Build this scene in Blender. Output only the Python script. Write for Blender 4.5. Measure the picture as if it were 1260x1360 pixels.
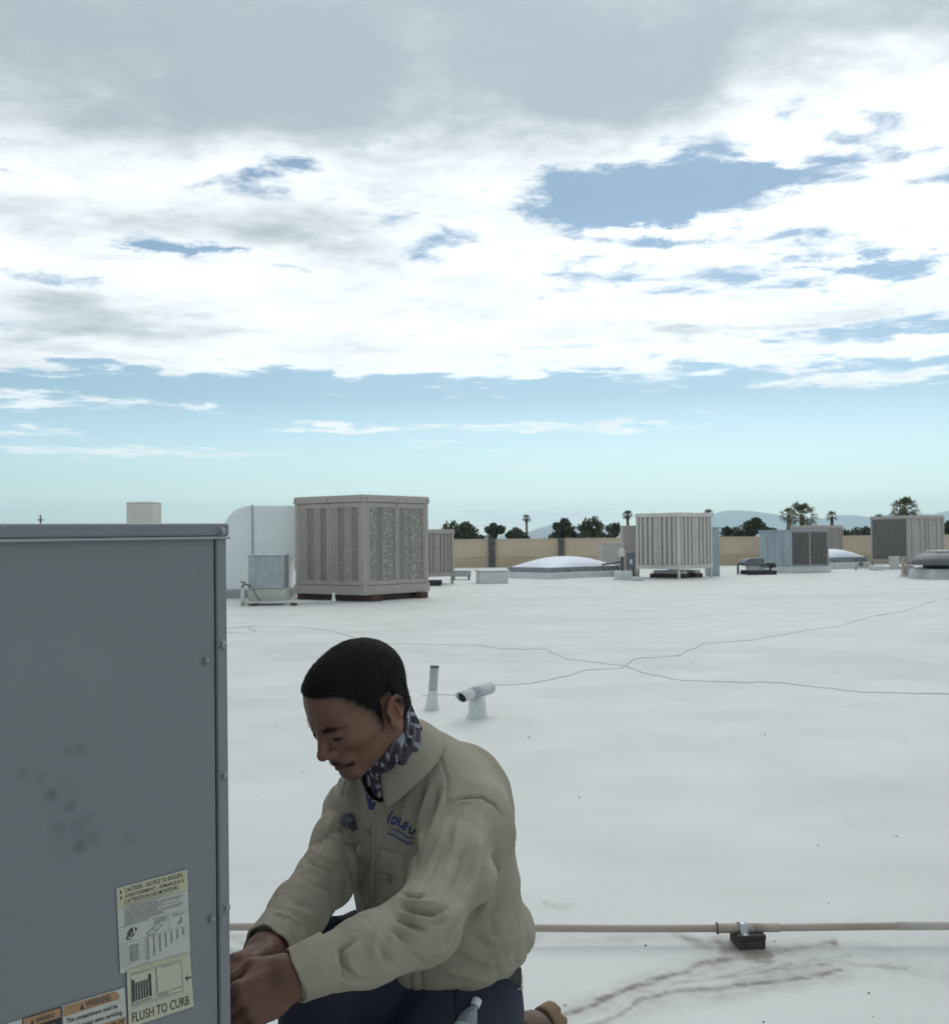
import bpy, bmesh, math, random
import numpy as np
from mathutils import Vector, Matrix
for o in list(bpy.data.objects): bpy.data.objects.remove(o, do_unlink=True)
scene = bpy.context.scene
R = math.radians
random.seed(7); RNG = np.random.default_rng(11)

# ------------------------------------------------------------------ camera
FPX, CX, CY, CAMH = 1458.0, 630.0, 680.0, 1.25
cam_data = bpy.data.cameras.new('camera'); cam = bpy.data.objects.new('camera', cam_data)
scene.collection.objects.link(cam); scene.camera = cam
cam_data.sensor_fit = 'VERTICAL'; cam_data.sensor_height = 24.0; cam_data.sensor_width = 24.0
cam_data.lens = 24.0 * FPX / 1360.0
cam_data.clip_start = 0.05; cam_data.clip_end = 60000
CAMROT = Matrix.Rotation(R(90 + 1.49), 3, 'X') @ Matrix.Rotation(R(-0.54), 3, 'Z')
cam.matrix_world = Matrix.Translation((0, 0, CAMH)) @ CAMROT.to_4x4()
cam_data.dof.use_dof = True; cam_data.dof.focus_distance = 1.75; cam_data.dof.aperture_fstop = 11.0

# ------------------------------------------------------------------ sky and sun
SUN_EL, SUN_AZ = 52.0, 14.0          # degrees; azimuth from +Y towards +X
world = bpy.data.worlds.new('World'); scene.world = world; world.use_nodes = True
wt = world.node_tree; wt.nodes.clear()
def W(kind, **kw):
    n = wt.nodes.new(kind)
    for k, v in kw.items(): setattr(n, k, v)
    return n
def wl(a, b): wt.links.new(a, b)
def wm(op, a, b=None, c=None, clamp=False):
    n = W('ShaderNodeMath', operation=op, use_clamp=clamp)
    for i, v in enumerate((a, b, c)):
        if v is None: continue
        if isinstance(v, (int, float)): n.inputs[i].default_value = v
        else: wl(v, n.inputs[i])
    return n.outputs[0]
def wramp(v, a, b, c=0.0, d=1.0, smooth=True):
    n = W('ShaderNodeMapRange', interpolation_type='SMOOTHSTEP' if smooth else 'LINEAR')
    wl(v, n.inputs[0])
    for i, q in enumerate((a, b, c, d)): n.inputs[i + 1].default_value = q
    return n.outputs[0]
def wmix(f, a, b):
    n = W('ShaderNodeMix', data_type='RGBA')
    if isinstance(f, (int, float)): n.inputs[0].default_value = f
    else: wl(f, n.inputs[0])
    for i, v in ((6, a), (7, b)):
        if isinstance(v, tuple): n.inputs[i].default_value = v + (1,)
        else: wl(v, n.inputs[i])
    return n.outputs[2]
tc = W('ShaderNodeTexCoord'); sep = W('ShaderNodeSeparateXYZ'); wl(tc.outputs['Generated'], sep.inputs[0])
dx, dy, dz = sep.outputs
zz = wm('ADD', wm('MAXIMUM', dz, 0.0), 0.035)
comb = W('ShaderNodeCombineXYZ'); wl(wm('DIVIDE', dx, zz), comb.inputs[0]); wl(wm('DIVIDE', dy, zz), comb.inputs[1])
PL = comb.outputs[0]                                   # the flat cloud layer overhead
AZ = wm('ARCTAN2', dx, dy); EL = wm('ARCSINE', dz)
def wnoise(scale, detail, rough, dist=0.0, off=(0, 0, 0), stretch=(1, 1, 1), vec=None):
    mp = W('ShaderNodeMapping'); wl(vec or PL, mp.inputs[0]); mp.inputs['Location'].default_value = off; mp.inputs['Scale'].default_value = stretch
    n = W('ShaderNodeTexNoise', noise_dimensions='3D'); wl(mp.outputs[0], n.inputs['Vector'])
    n.inputs['Scale'].default_value = scale; n.inputs['Detail'].default_value = detail
    n.inputs['Roughness'].default_value = rough; n.inputs['Distortion'].default_value = dist
    return n.outputs[0]
# slow wobble so that no patch of cloud has a geometric outline
wob1 = wm('MULTIPLY_ADD', wnoise(2.6, 8, .66, off=(3, 7, 0)), 0.22, -0.11)
wob2 = wm('MULTIPLY_ADD', wnoise(2.6, 8, .66, off=(13, 1, 5)), 0.08, -0.04)
calm = wramp(EL, .05, .22, .16, 1.0, False); AZW = wm('MULTIPLY_ADD', wob1, calm, AZ); ELW = wm('MULTIPLY_ADD', wob2, calm, EL)
def patch(px, py, rx, ry, amt):
    """soft patch of (less) cloud at a heading and height in the sky"""
    a0 = math.atan((px - CX) / FPX); e0 = (718 - py) / FPX
    e0 = math.atan(e0 * math.cos(a0))
    q1 = wm('MULTIPLY_ADD', AZW, FPX / rx, -a0 * FPX / rx); q2 = wm('MULTIPLY_ADD', ELW, FPX / ry, -e0 * FPX / ry)
    s = wm('ADD', wm('MULTIPLY', q1, q1), wm('MULTIPLY', q2, q2))
    return wm('MULTIPLY', wm('POWER', 0.37, s), amt)
def addall(lst):
    r = lst[0]
    for v in lst[1:]: r = wm('ADD', r, v)
    return r
fine = wnoise(2.6, 11, .62, .25)
big = wnoise(0.55, 4, .55, .2, off=(5.3, 2.2, 0))
cover = addall([wm('MULTIPLY_ADD', wm('SUBTRACT', fine, .5), wramp(EL, .05, .19, 1.0, 2.15), .5), wm('MULTIPLY_ADD', big, .30, -.15), wramp(ELW, .136, .166, -.30, .38),
    patch(560, 60, 700, 110, .30), patch(380, 430, 520, 62, .16), patch(560, 425, 260, 26, .1), patch(860, 262, 170, 40, -.66), patch(745, 262, 80, 40, -.30), patch(1020, 236, 150, 17, -.50), patch(960, 326, 140, 12, -.34), patch(1120, 352, 150, 13, -.40), patch(840, 312, 90, 12, -.30), patch(820, 368, 120, 13, -.34), patch(1200, 352, 120, 18, -.36),
    patch(1000, 385, 110, 9, -.30), patch(1200, 165, 100, 34, -.52), patch(1230, 235, 110, 10, -.3), patch(1110, 105, 50, 20, -.2), patch(370, 222, 62, 18, -.42), patch(445, 186, 60, 12, -.36),
    patch(250, 326, 52, 9, -.42), patch(495, 369, 60, 9, -.32), patch(1200, 440, 160, 24, -.42),
    patch(860, 455, 150, 8, -.1), patch(905, 296, 85, 15, .55),
    patch(60, 530, 130, 13, .50), patch(60, 568, 80, 8, .46), patch(170, 597, 230, 9, .52), patch(285, 541, 40, 6, .42), patch(440, 567, 66, 6, .44),
    patch(740, 568, 260, 10, .50), patch(570, 588, 70, 5, .44), patch(660, 596, 36, 4, .42), patch(705, 622, 50, 5, .44), patch(810, 597, 26, 4, .40), patch(1130, 508, 170, 13, .52), patch(1225, 468, 80, 10, .48),
    patch(1170, 629, 34, 9, .42), patch(720, 688, 170, 20, .55), patch(640, 511, 18, 4, .36), patch(720, 503, 22, 4, .36)])
alpha = wramp(cover, .40, .78)
# thickness: grey undersides
shade = addall([wm('MULTIPLY_ADD', wnoise(1.3, 9, .62, .3, off=(9, 4, 0)), 1.3, -.65), wramp(ELW, .29, .42, 0.0, .95),
    patch(1230, 110, 180, 90, -.62), patch(1120, 190, 210, 40, -.30), patch(430, 300, 150, 42, .62), patch(90, 415, 200, 38, .60), patch(60, 285, 190, 30, .42),
    patch(560, 120, 420, 80, .25), patch(950, 438, 120, 10, .40), patch(1010, 120, 60, 60, -.2)])
thick = wramp(wm('MULTIPLY_ADD', wm('SUBTRACT', fine, .5), 1.25, shade), -.10, 1.0)
sky = W('ShaderNodeTexSky', sky_type='NISHITA', sun_disc=False); sky.sun_elevation = R(SUN_EL); sky.sun_rotation = R(SUN_AZ)
sky.altitude = 0; sky.air_density = 1.0; sky.dust_density = 1.6; sky.ozone_density = 1.0
tint = W('ShaderNodeMix', data_type='RGBA', blend_type='MULTIPLY'); tint.inputs[0].default_value = 1.0
wl(sky.outputs[0], tint.inputs[6]); tint.inputs[7].default_value = (.68, .85, .95, 1)
gain = wm('ADD', wm('ADD', wramp(EL, .0, .13, 1.25, .0, False), wramp(EL, .0, .055, 1.1, .0, False)), wramp(EL, .10, .30, 1.12, .77, False))
vg = W('ShaderNodeVectorMath', operation='SCALE'); wl(tint.outputs[2], vg.inputs[0]); wl(gain, vg.inputs[3])
cloudcol = wmix(thick, (11.5, 11.8, 11.9), (4.35, 5.0, 5.45))
final = wmix(alpha, vg.outputs[0], cloudcol)
bg = W('ShaderNodeBackground'); bg.inputs['Strength'].default_value = 0.1; wl(final, bg.inputs['Color'])
wout = W('ShaderNodeOutputWorld'); wl(bg.outputs[0], wout.inputs[0])
world.cycles.sampling_method = 'MANUAL'; world.cycles.sample_map_resolution = 1024

sun_data = bpy.data.lights.new('sun', 'SUN'); sun_data.energy = 1.5; sun_data.angle = R(55); sun_data.color = (1.0, .96, .9)
sun = bpy.data.objects.new('sun', sun_data); scene.collection.objects.link(sun)
sd = Vector((math.sin(R(SUN_AZ)) * math.cos(R(SUN_EL)), math.cos(R(SUN_AZ)) * math.cos(R(SUN_EL)), math.sin(R(SUN_EL))))
sun.rotation_euler = sd.to_track_quat('Z', 'Y').to_euler(); sun.location = sd * 60

vs = scene.view_settings; vs.view_transform = 'Standard'; vs.look = 'None'; vs.exposure = 0.0; vs.gamma = 1.0; vs.use_curve_mapping = False
scene.cycles.max_bounces = 8; scene.cycles.volume_bounces = 1; scene.cycles.use_denoising = True

# ------------------------------------------------------------------ helpers
COL = scene.collection
def ray(px, py): return (CAMROT @ Vector(((px - CX) / FPX, (CY - py) / FPX, -1.0)))
def at(px, py, d): return Vector((0, 0, CAMH)) + ray(px, py) * d           # point at a distance d in front of the lens
def ground(px, py, z=0.0):
    r = ray(px, py); return Vector((0, 0, CAMH)) + r * ((z - CAMH) / r.z)
def tag(o, label=None, cat=None, group=None, kind=None):
    if label: o['label'] = label
    if cat: o['category'] = cat
    if group: o['group'] = group
    if kind: o['kind'] = kind
    return o
def thing(name, label, cat, loc=(0, 0, 0), rotz=0.0, group=None):
    o = bpy.data.objects.new(name, None); COL.objects.link(o); o.empty_display_size = .1
    o.location = loc; o.rotation_euler = (0, 0, rotz); return tag(o, label, cat, group)
def link(name, me, m, parent=None, smooth=False, loc=None):
    o = bpy.data.objects.new(name, me); COL.objects.link(o)
    if m is not None and not me.materials: me.materials.append(m)
    if smooth: me.polygons.foreach_set('use_smooth', [True] * len(me.polygons))
    if parent: o.parent = parent
    if loc is not None: o.location = loc
    return o
def bevel(o, w, seg=2):
    b = o.modifiers.new('bevel', 'BEVEL'); b.width = w; b.segments = seg; b.limit_method = 'ANGLE'; b.angle_limit = R(40); return o
class MB:
    """collects shapes into one mesh"""
    def __init__(s): s.v = []; s.f = []
    def add(s, v, f):
        n = len(s.v); s.v += [tuple(p) for p in v]; s.f += [tuple(i + n for i in q) for q in f]; return s
    def box(s, lo, hi, M=None, taper=1.0):
        x0, y0, z0 = lo; x1, y1, z1 = hi; cx, cy = (x0 + x1) / 2, (y0 + y1) / 2
        v = [(x0, y0, z0), (x1, y0, z0), (x1, y1, z0), (x0, y1, z0)] + [(cx + (x - cx) * taper, cy + (y - cy) * taper, z1) for x, y in ((x0, y0), (x1, y0), (x1, y1), (x0, y1))]
        if M is not None: v = [M @ Vector(p) for p in v]
        return s.add(v, [(3, 2, 1, 0), (4, 5, 6, 7), (0, 1, 5, 4), (1, 2, 6, 5), (2, 3, 7, 6), (3, 0, 4, 7)])
    def tube(s, pts, r, n=10, cap=True):
        pts = [Vector(p) for p in pts]; rs = r if isinstance(r, (list, tuple)) else [r] * len(pts); rings = []
        up = None
        for i, p in enumerate(pts):
            t = (pts[min(i + 1, len(pts) - 1)] - pts[max(i - 1, 0)]).normalized()
            if up is None: up = t.orthogonal().normalized()
            up = (up - t * up.dot(t)); up = up.normalized() if up.length > 1e-6 else t.orthogonal().normalized()
            b = t.cross(up)
            rings.append([p + (up * math.cos(2 * math.pi * k / n) + b * math.sin(2 * math.pi * k / n)) * rs[i] for k in range(n)])
        f = []
        for i in range(len(pts) - 1):
            for k in range(n): f.append((i * n + k, i * n + (k + 1) % n, (i + 1) * n + (k + 1) % n, (i + 1) * n + k))
        if cap: f += [tuple(range(n))[::-1], tuple((len(pts) - 1) * n + k for k in range(n))]
        return s.add([p for q in rings for p in q], f)
    def lathe(s, prof, n=24, M=None):
        v = []; f = []
        for r, z in prof: v += [Vector((r * math.cos(2 * math.pi * k / n), r * math.sin(2 * math.pi * k / n), z)) for k in range(n)]
        if M is not None: v = [M @ p for p in v]
        for i in range(len(prof) - 1):
            for k in range(n): f.append((i * n + k, i * n + (k + 1) % n, (i + 1) * n + (k + 1) % n, (i + 1) * n + k))
        f += [tuple(range(n))[::-1], tuple((len(prof) - 1) * n + k for k in range(n))]
        return s.add(v, f)
    def mesh(s, name):
        me = bpy.data.meshes.new(name); me.from_pydata(s.v, [], s.f); me.update(); return me
    def build(s, name, m, parent=None, smooth=False, bev=0):
        o = link(name, s.mesh(name), m, parent, smooth)
        if bev: bevel(o, bev)
        return o
def box(name, m, parent, lo, hi, bev=.004, M=None, taper=1.0): return MB().box(lo, hi, M, taper).build(name, m, parent, bev=bev)

MATS = {}
def mat(name, c1, c2=None, scale=6.0, rough=.6, metal=0.0, bump=0.0, bscale=60.0, stretch=(1, 1, 1), detail=6, lo=.35, hi=.65, spec=.5, bdist=.01, coat=0.0):
    """surface with soft mottling from c1 to c2 and a fine relief"""
    if name in MATS: return MATS[name]
    m = bpy.data.materials.new(name); m.use_nodes = True; t = m.node_tree; p = t.nodes['Principled BSDF']
    p.inputs['Roughness'].default_value = rough; p.inputs['Metallic'].default_value = metal; p.inputs['Specular IOR Level'].default_value = spec
    if coat: p.inputs['Coat Weight'].default_value = coat
    tcn = t.nodes.new('ShaderNodeTexCoord'); mp = t.nodes.new('ShaderNodeMapping'); mp.inputs['Scale'].default_value = stretch
    t.links.new(tcn.outputs['Object'], mp.inputs[0])
    if c2 is None: c2 = tuple(x * .82 for x in c1)
    n = t.nodes.new('ShaderNodeTexNoise'); n.inputs['Scale'].default_value = scale; n.inputs['Detail'].default_value = detail; t.links.new(mp.outputs[0], n.inputs['Vector'])
    r = t.nodes.new('ShaderNodeMapRange'); r.inputs[1].default_value = lo; r.inputs[2].default_value = hi; t.links.new(n.outputs[0], r.inputs[0])
    x = t.nodes.new('ShaderNodeMix'); x.data_type = 'RGBA'; t.links.new(r.outputs[0], x.inputs[0]); x.inputs[6].default_value = c1 + (1,); x.inputs[7].default_value = c2 + (1,)
    t.links.new(x.outputs[2], p.inputs['Base Color'])
    if bump:
        n2 = t.nodes.new('ShaderNodeTexNoise'); n2.inputs['Scale'].default_value = bscale; n2.inputs['Detail'].default_value = 5; t.links.new(mp.outputs[0], n2.inputs['Vector'])
        b = t.nodes.new('ShaderNodeBump'); b.inputs['Strength'].default_value = bump; b.inputs['Distance'].default_value = bdist; t.links.new(n2.outputs[0], b.inputs['Height']); t.links.new(b.outputs[0], p.inputs['Normal'])
    MATS[name] = m; return m
def attr_mix(m, attr, col, strength=1.0):
    """mixes a colour over a material where a mesh attribute says so"""
    t = m.node_tree; p = t.nodes['Principled BSDF']; src = p.inputs['Base Color'].links[0].from_socket
    a = t.nodes.new('ShaderNodeAttribute'); a.attribute_name = attr
    q = t.nodes.new('ShaderNodeMath'); q.operation = 'MULTIPLY'; q.use_clamp = True; q.inputs[1].default_value = strength; t.links.new(a.outputs['Fac'], q.inputs[0])
    x = t.nodes.new('ShaderNodeMix'); x.data_type = 'RGBA'; t.links.new(q.outputs[0], x.inputs[0]); t.links.new(src, x.inputs[6]); x.inputs[7].default_value = col + (1,)
    t.links.new(x.outputs[2], p.inputs['Base Color']); return m
def set_attr(me, name, vals):
    a = me.attributes.new(name, 'FLOAT', 'POINT'); a.data.foreach_set('value', np.asarray(vals, dtype=np.float32))
def np_mesh(name, V, F, m=None):
    """mesh from numpy arrays; F is (n,3) or (n,4)"""
    me = bpy.data.meshes.new(name); V = np.asarray(V, np.float32); F = np.asarray(F, np.int32); k = F.shape[1]
    me.vertices.add(len(V)); me.vertices.foreach_set('co', V.ravel())
    me.loops.add(F.size); me.loops.foreach_set('vertex_index', F.ravel())
    me.polygons.add(len(F)); me.polygons.foreach_set('loop_start', np.arange(0, F.size, k, dtype=np.int32))
    me.update(calc_edges=True); me.validate()
    if m: me.materials.append(m)
    return me
def hash3(i, j, k, seed=0):
    n = (i.astype(np.int64) * 374761393 + j.astype(np.int64) * 668265263 + k.astype(np.int64) * 2147483647 + seed * 144665) & 0x7fffffff
    n = ((n ^ (n >> 13)) * 1274126177) & 0x7fffffff; n = n ^ (n >> 16)
    return (n & 0xffff) / 65535.0
def vnoise(P, seed=0):
    P = np.asarray(P, float); I = np.floor(P).astype(np.int64); f = P - I; f = f * f * (3 - 2 * f); r = 0
    for a in (0, 1):
        for b in (0, 1):
            for c in (0, 1):
                w = (f[:, 0] if a else 1 - f[:, 0]) * (f[:, 1] if b else 1 - f[:, 1]) * (f[:, 2] if c else 1 - f[:, 2])
                r = r + w * hash3(I[:, 0] + a, I[:, 1] + b, I[:, 2] + c, seed)
    return r * 2 - 1
def fbm(P, oct=4, seed=0):
    r = 0; a = 1; s = 1; t = 0
    for o in range(oct): r = r + a * vnoise(np.asarray(P) * s, seed + o); t += a; a *= .5; s *= 2.03
    return r / t
def polydist(P, line):
    """distance of points P to a polyline, and the position along it 0..1"""
    best = np.full(len(P), 1e9); tt = np.zeros(len(P)); n = len(line) - 1
    for i in range(n):
        a = np.asarray(line[i], float); b = np.asarray(line[i + 1], float); d = b - a
        t = np.clip(((P - a) @ d) / max(d @ d, 1e-12), 0, 1); q = np.linalg.norm(P - a - t[:, None] * d, axis=1)
        k = q < best; best[k] = q[k]; tt[k] = (i + t[k]) / n
    return best, tt

# ------------------------------------------------------------------ materials of the setting
M_ROOF = mat('roof_coating', (.615, .632, .617), (.530, .548, .534), scale=1.3, rough=.62, bump=.6, bscale=22, detail=9, lo=.3, hi=.72, spec=.35, bdist=.006)
attr_mix(M_ROOF, 'stain_shade_grey', (.38, .395, .385)); attr_mix(M_ROOF, 'stain_brown', (.195, .172, .148))
M_WALL = mat('tan_stucco', (.60, .49, .36), (.53, .435, .32), scale=.9, rough=.9, bump=.4, bscale=40)
M_WALLBAND = mat('tan_stucco_base', (.51, .405, .285), (.46, .365, .255), scale=.9, rough=.9, bump=.4, bscale=40)
M_DARKSTRAP = mat('weathered_dark_steel', (.06, .065, .065), (.10, .10, .10), scale=4, rough=.6)
M_GROUND = mat('dry_ground', (.34, .31, .26), (.24, .23, .18), scale=.02, rough=.95)
M_MOUNT = mat('mountain_scrub', (.30, .30, .29), (.22, .23, .22), scale=.002, rough=.95)

# ------------------------------------------------------------------ roof (one sheet, finer where it is near), ground, hills
def axis(segs):
    out = []
    for a, b, s in segs: out += list(np.arange(a, b, s))
    return np.array(out + [segs[-1][1]])
gx = axis([(-40, -8, 2.0), (-8, -1.2, .4), (-1.2, -.2, .02), (-.2, .15, .02), (.15, 1.9, .0065), (1.9, 2.6, .02), (2.6, 12, .4), (12, 60, 2.0)])
gy = axis([(-14, 1.0, 1.0), (1.0, 2.2, .1), (2.2, 2.45, .02), (2.45, 3.75, .0065), (3.75, 4.3, .03), (4.3, 16, .2), (16, 52, 1.0)])
GX, GY = np.meshgrid(gx, gy); nxg, nyg = len(gx), len(gy)
flat = np.stack([GX.ravel(), GY.ravel(), np.zeros(GX.size)], 1)
def roof_z(P):
    P = np.asarray(P, float); q = np.stack([P[:, 0], P[:, 1], np.zeros(len(P))], 1)
    return .014 * fbm(q * .55, 3, 3) + .0035 * fbm(q * 3.1, 3, 9)
flat[:, 2] = roof_z(flat)
idx = np.arange(nxg * nyg).reshape(nyg, nxg)
F = np.stack([idx[:-1, :-1].ravel(), idx[:-1, 1:].ravel(), idx[1:, 1:].ravel(), idx[1:, :-1].ravel()], 1)
me = np_mesh('roof', flat, F, M_ROOF)
Rinv = np.array(CAMROT.transposed())
def pix(P):
    c = (np.asarray(P, float) - np.array([0, 0, CAMH])) @ Rinv.T
    z = np.where(-c[:, 2] > .05, -c[:, 2], 1e6); return np.stack([CX + FPX * c[:, 0] / z, CY - FPX * c[:, 1] / z], 1)
PX = pix(flat); near = (flat[:, 1] > 1.0) & (flat[:, 1] < 9)
warp = np.stack([fbm(flat * 6, 6, 21), fbm(flat * 6, 6, 31)], 1) * np.array([22, 6.5]); PW = PX + warp
grain = np.clip(.5 + .8 * fbm(flat * 45, 3, 41), 0, 1); patchy = np.clip(.5 + .9 * fbm(flat * 9, 4, 51), 0, 1)
brown = np.zeros(len(flat)); grey = np.zeros(len(flat))
def streak(arr, line, w, amt, soft=1.0):
    d, t = polydist(PW, line); arr[:] = np.maximum(arr, amt * np.exp(-(d / w) ** 2 * soft) * near)
streak(brown, [(748, 1347), (800, 1322), (860, 1306), (900, 1293), (930, 1277), (985, 1268)], 5.5, .70)
streak(brown, [(790, 1362), (850, 1328), (930, 1313), (1000, 1306), (1066, 1297), (1110, 1288)], 4.2, .60)
for a_, b_ in (((748, 1347), (870, 1304)), ((870, 1304), (985, 1270)), ((985, 1270), (1090, 1258)), ((820, 1345), (1000, 1308)), ((1000, 1308), (1120, 1288))):
    streak(brown, [a_, ((a_[0] + b_[0]) / 2, (a_[1] + b_[1]) / 2 - 3), b_], 17, .24)
streak(brown, [(860, 1330), (905, 1306), (960, 1296), (1010, 1280)], 3, .38); streak(brown, [(930, 1300), (990, 1292), (1060, 1276), (1130, 1270)], 3, .34); streak(brown, [(1020, 1262), (1070, 1268), (1140, 1284), (1210, 1288)], 2.6, .36)
streak(brown, [(952, 1256), (985, 1266), (1015, 1268)], 11, 1.0)
streak(brown, [(1010, 1266), (1060, 1257), (1110, 1252)], 6, .55); streak(brown, [(1000, 1290), (1050, 1284), (1100, 1280)], 5, .42)
streak(brown, [(900, 1243), (930, 1254), (960, 1254)], 6, .55); streak(brown, [(700, 1246), (800, 1250), (905, 1246)], 5, .16)
streak(brown, [(300, 1246), (330, 1250), (352, 1256)], 7, .40); streak(brown, [(300, 1262), (330, 1266), (360, 1272)], 7, .34); streak(brown, [(720, 1198), (745, 1203), (760, 1199)], 3.5, .25)
streak(grey, [(1020, 1268), (1110, 1272), (1180, 1284), (1270, 1294)], 22, .75); streak(grey, [(850, 1330), (950, 1296), (1050, 1292)], 18, .55)
streak(grey, [(1060, 1262), (1130, 1256), (1200, 1262)], 9, .7); streak(grey, [(1100, 1258), (1160, 1275), (1240, 1290)], 5, .8); streak(grey, [(700, 1238), (860, 1239), (960, 1243)], 9, .5)
streak(grey, [(1080, 1105), (1150, 1085), (1230, 1078)], 6, .3); streak(grey, [(310, 1180), (380, 1168), (430, 1166)], 5, .3); streak(grey, [(600, 955), (650, 952), (700, 958)], 5, .3)  # faint grey streaks; the first paints the soft shade of a roof swell
brown *= np.clip(.75 + 2.0 * grain * patchy, 0, 1.8); grey *= np.clip(.25 + .9 * patchy, 0, 1) * (.6 + .6 * grain)
far_mottle = np.clip(.5 + fbm(flat * np.array([.5, 1.3, 1]), 4, 61), 0, 1) ** 2 * .34
set_attr(me, 'stain_brown', np.clip(brown, 0, 1)); set_attr(me, 'stain_shade_grey', np.clip(np.maximum(grey, far_mottle), 0, 1))
roof = link('roof', me, None, smooth=True); tag(roof, kind='structure')
# the building below the roof sheet
rb = box('building_base', M_WALL, roof, (-40, -14, -7.0), (60, 52, -.12), bev=0)

def roofpoint(px, py, dz=0.0):
    p = ground(px, py); z = float(roof_z(np.array([[p.x, p.y, 0]]))[0]); return Vector((p.x, p.y, z + dz))
M_CRACK = mat('sealed_crack', (.30, .32, .32), (.42, .44, .44), scale=3, rough=.8)
def crack(line, w):
    pts = []
    for (x0, y0), (x1, y1) in zip(line[:-1], line[1:]):
        n = max(2, int(abs(x1 - x0) / 7))
        for k in range(n):
            t = k / n; pts.append(roofpoint(x0 + (x1 - x0) * t + random.uniform(-1, 1), y0 + (y1 - y0) * t + random.uniform(-.6, .6), .004))
    pts.append(roofpoint(*line[-1], .004))
    b = MB(); v = []; f = []
    for i, p in enumerate(pts):
        t = (pts[min(i + 1, len(pts) - 1)] - pts[max(i - 1, 0)]).normalized(); s = Vector((-t.y, t.x, 0)) * w * random.uniform(.5, 1.2)
        v += [p - s - Vector((0, 0, .014)), p - s * .8, p + s * .8, p + s - Vector((0, 0, .014))]
        if i: a = 4 * (i - 1); f += [(a, a + 1, a + 5, a + 4), (a + 1, a + 2, a + 6, a + 5), (a + 2, a + 3, a + 7, a + 6)]
    b.add(v, f); return b.build('crack', M_CRACK, roof)
crack([(296, 836), (340, 832), (400, 833), (440, 838), (470, 846)], .010)
crack([(296, 839), (322, 842), (341, 839), (330, 834)], .010)
crack([(515, 855), (628, 856), (666, 861), (727, 862), (750, 875), (826, 883), (856, 894), (902, 903), (986, 906), (1031, 906), (1146, 919), (1275, 922)], .0085)
crack([(560, 924), (612, 922), (650, 911), (704, 907), (750, 898), (772, 890), (826, 887), (841, 875), (902, 870), (936, 854), (1001, 850), (1062, 839), (1108, 833), (1153, 820), (1199, 812), (1237, 799), (1275, 792)], .0085)
# bits of gravel and flakes lying about
b = MB()
for k in range(42):
    px, py = random.uniform(310, 1270), 800 + 560 * random.random() ** 1.3
    if k < 9: px, py = [(920, 880), (667, 870), (769, 1058), (702, 980), (1200, 985), (1015, 975), (857, 1258), (1153, 1320), (750, 1335)][k]
    p = roofpoint(px, py); s = random.uniform(.0014, .0032) * (1.8 if k < 9 else 1.0) * (1 + (p.y / 9)); h = s * .6
    M = Matrix.Translation(p) @ Matrix.Rotation(random.uniform(0, 6), 4, 'Z'); b.box((-s, -s * .6, -h), (s, s * .6, h), M, .6)
tag(b.build('roof_grit', mat('grit', (.13, .12, .11), (.25, .24, .22), scale=30, rough=.9)), 'small dark bits of gravel scattered over the white roof', 'gravel', kind='stuff')

g = np.array([-9000, 9000.0]); me = np_mesh('ground', [(-9000, -3000, -7), (9000, -3000, -7), (9000, 9000, -7), (-9000, 9000, -7)], [(0, 1, 2, 3)], M_GROUND)
tag(link('ground', me, None), kind='structure')

def ridge(name, dist, pts, seed, depth, rough):
    """a mountain range: crest heights follow the skyline, flanks fall both ways, gullies cut in"""
    xs = np.linspace((-700) , 2000, 420); hp = np.interp(xs, [p[0] for p in pts], [p[1] for p in pts])
    V = []; m = 26
    for k in range(m):
        t = k / (m - 1) * 2 - 1
        for px, hy in zip(xs, hp):
            X = (px - CX) / FPX * dist; V.append((X, dist + t * depth, max(hy / FPX * dist, 0) * (1 - abs(t)) ** 1.1))
    V = np.array(V); fal = np.clip(V[:, 2] / (dist * .02), 0, 1)
    nz = fbm(V * np.array([1, 1, 0]) / rough, 5, seed); V[:, 2] += nz * dist * .0042 * (.35 + fal); V[:, 2] += CAMH - 8
    i = np.arange(m * len(xs)).reshape(m, len(xs)); F = np.stack([i[:-1, :-1].ravel(), i[:-1, 1:].ravel(), i[1:, 1:].ravel(), i[1:, :-1].ravel()], 1)
    tag(link(name, np_mesh(name, V, F, M_MOUNT), None, smooth=True), kind='structure')
ridge('mountains', 6600, [(-700, 14), (0, 10), (500, 0), (640, 6), (700, 16), (735, 27), (790, 22), (860, 18), (930, 30), (965, 41), (1010, 38), (1045, 30), (1090, 26), (1120, 33), (1150, 30), (1185, 36), (1230, 34), (1270, 40), (1500, 30), (2000, 24)], 5, 1500, 420)
ridge('foothills', 4600, [(-700, 4), (400, 0), (650, 4), (720, 19), (760, 21), (800, 15), (850, 7), (930, 12), (1000, 18), (1060, 12), (1130, 17), (1180, 23), (1270, 20), (2000, 10)], 15, 900, 300)

# ------------------------------------------------------------------ parapet wall at the far edge of the roof
WY = 51.0
pw = thing('parapet_wall', 'long tan stucco parapet wall along the far edge of the roof', 'wall', (0, WY, 0))
wt_ = at(630, 717.5, WY).z
box('wall_panel', M_WALL, pw, (-38, 0, .46), (58, .3, wt_), bev=.01)
box('base_band', M_WALLBAND, pw, (-38, -.06, -.1), (58, .3, .45), bev=.01)
box('coping', mat('coping', (.62, .53, .41), (.55, .47, .36), scale=2, rough=.8), pw, (-38, -.04, wt_ + .001), (58, .34, wt_ + .05), bev=.01)
for px, w in ((653, .30), (745, .27)):
    x = at(px, 730, WY).x; box('steel_brace', M_DARKSTRAP, pw, (x - w / 2, -.16, -.1), (x + w / 2, -.062, wt_ + .06), bev=.01)

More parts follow.
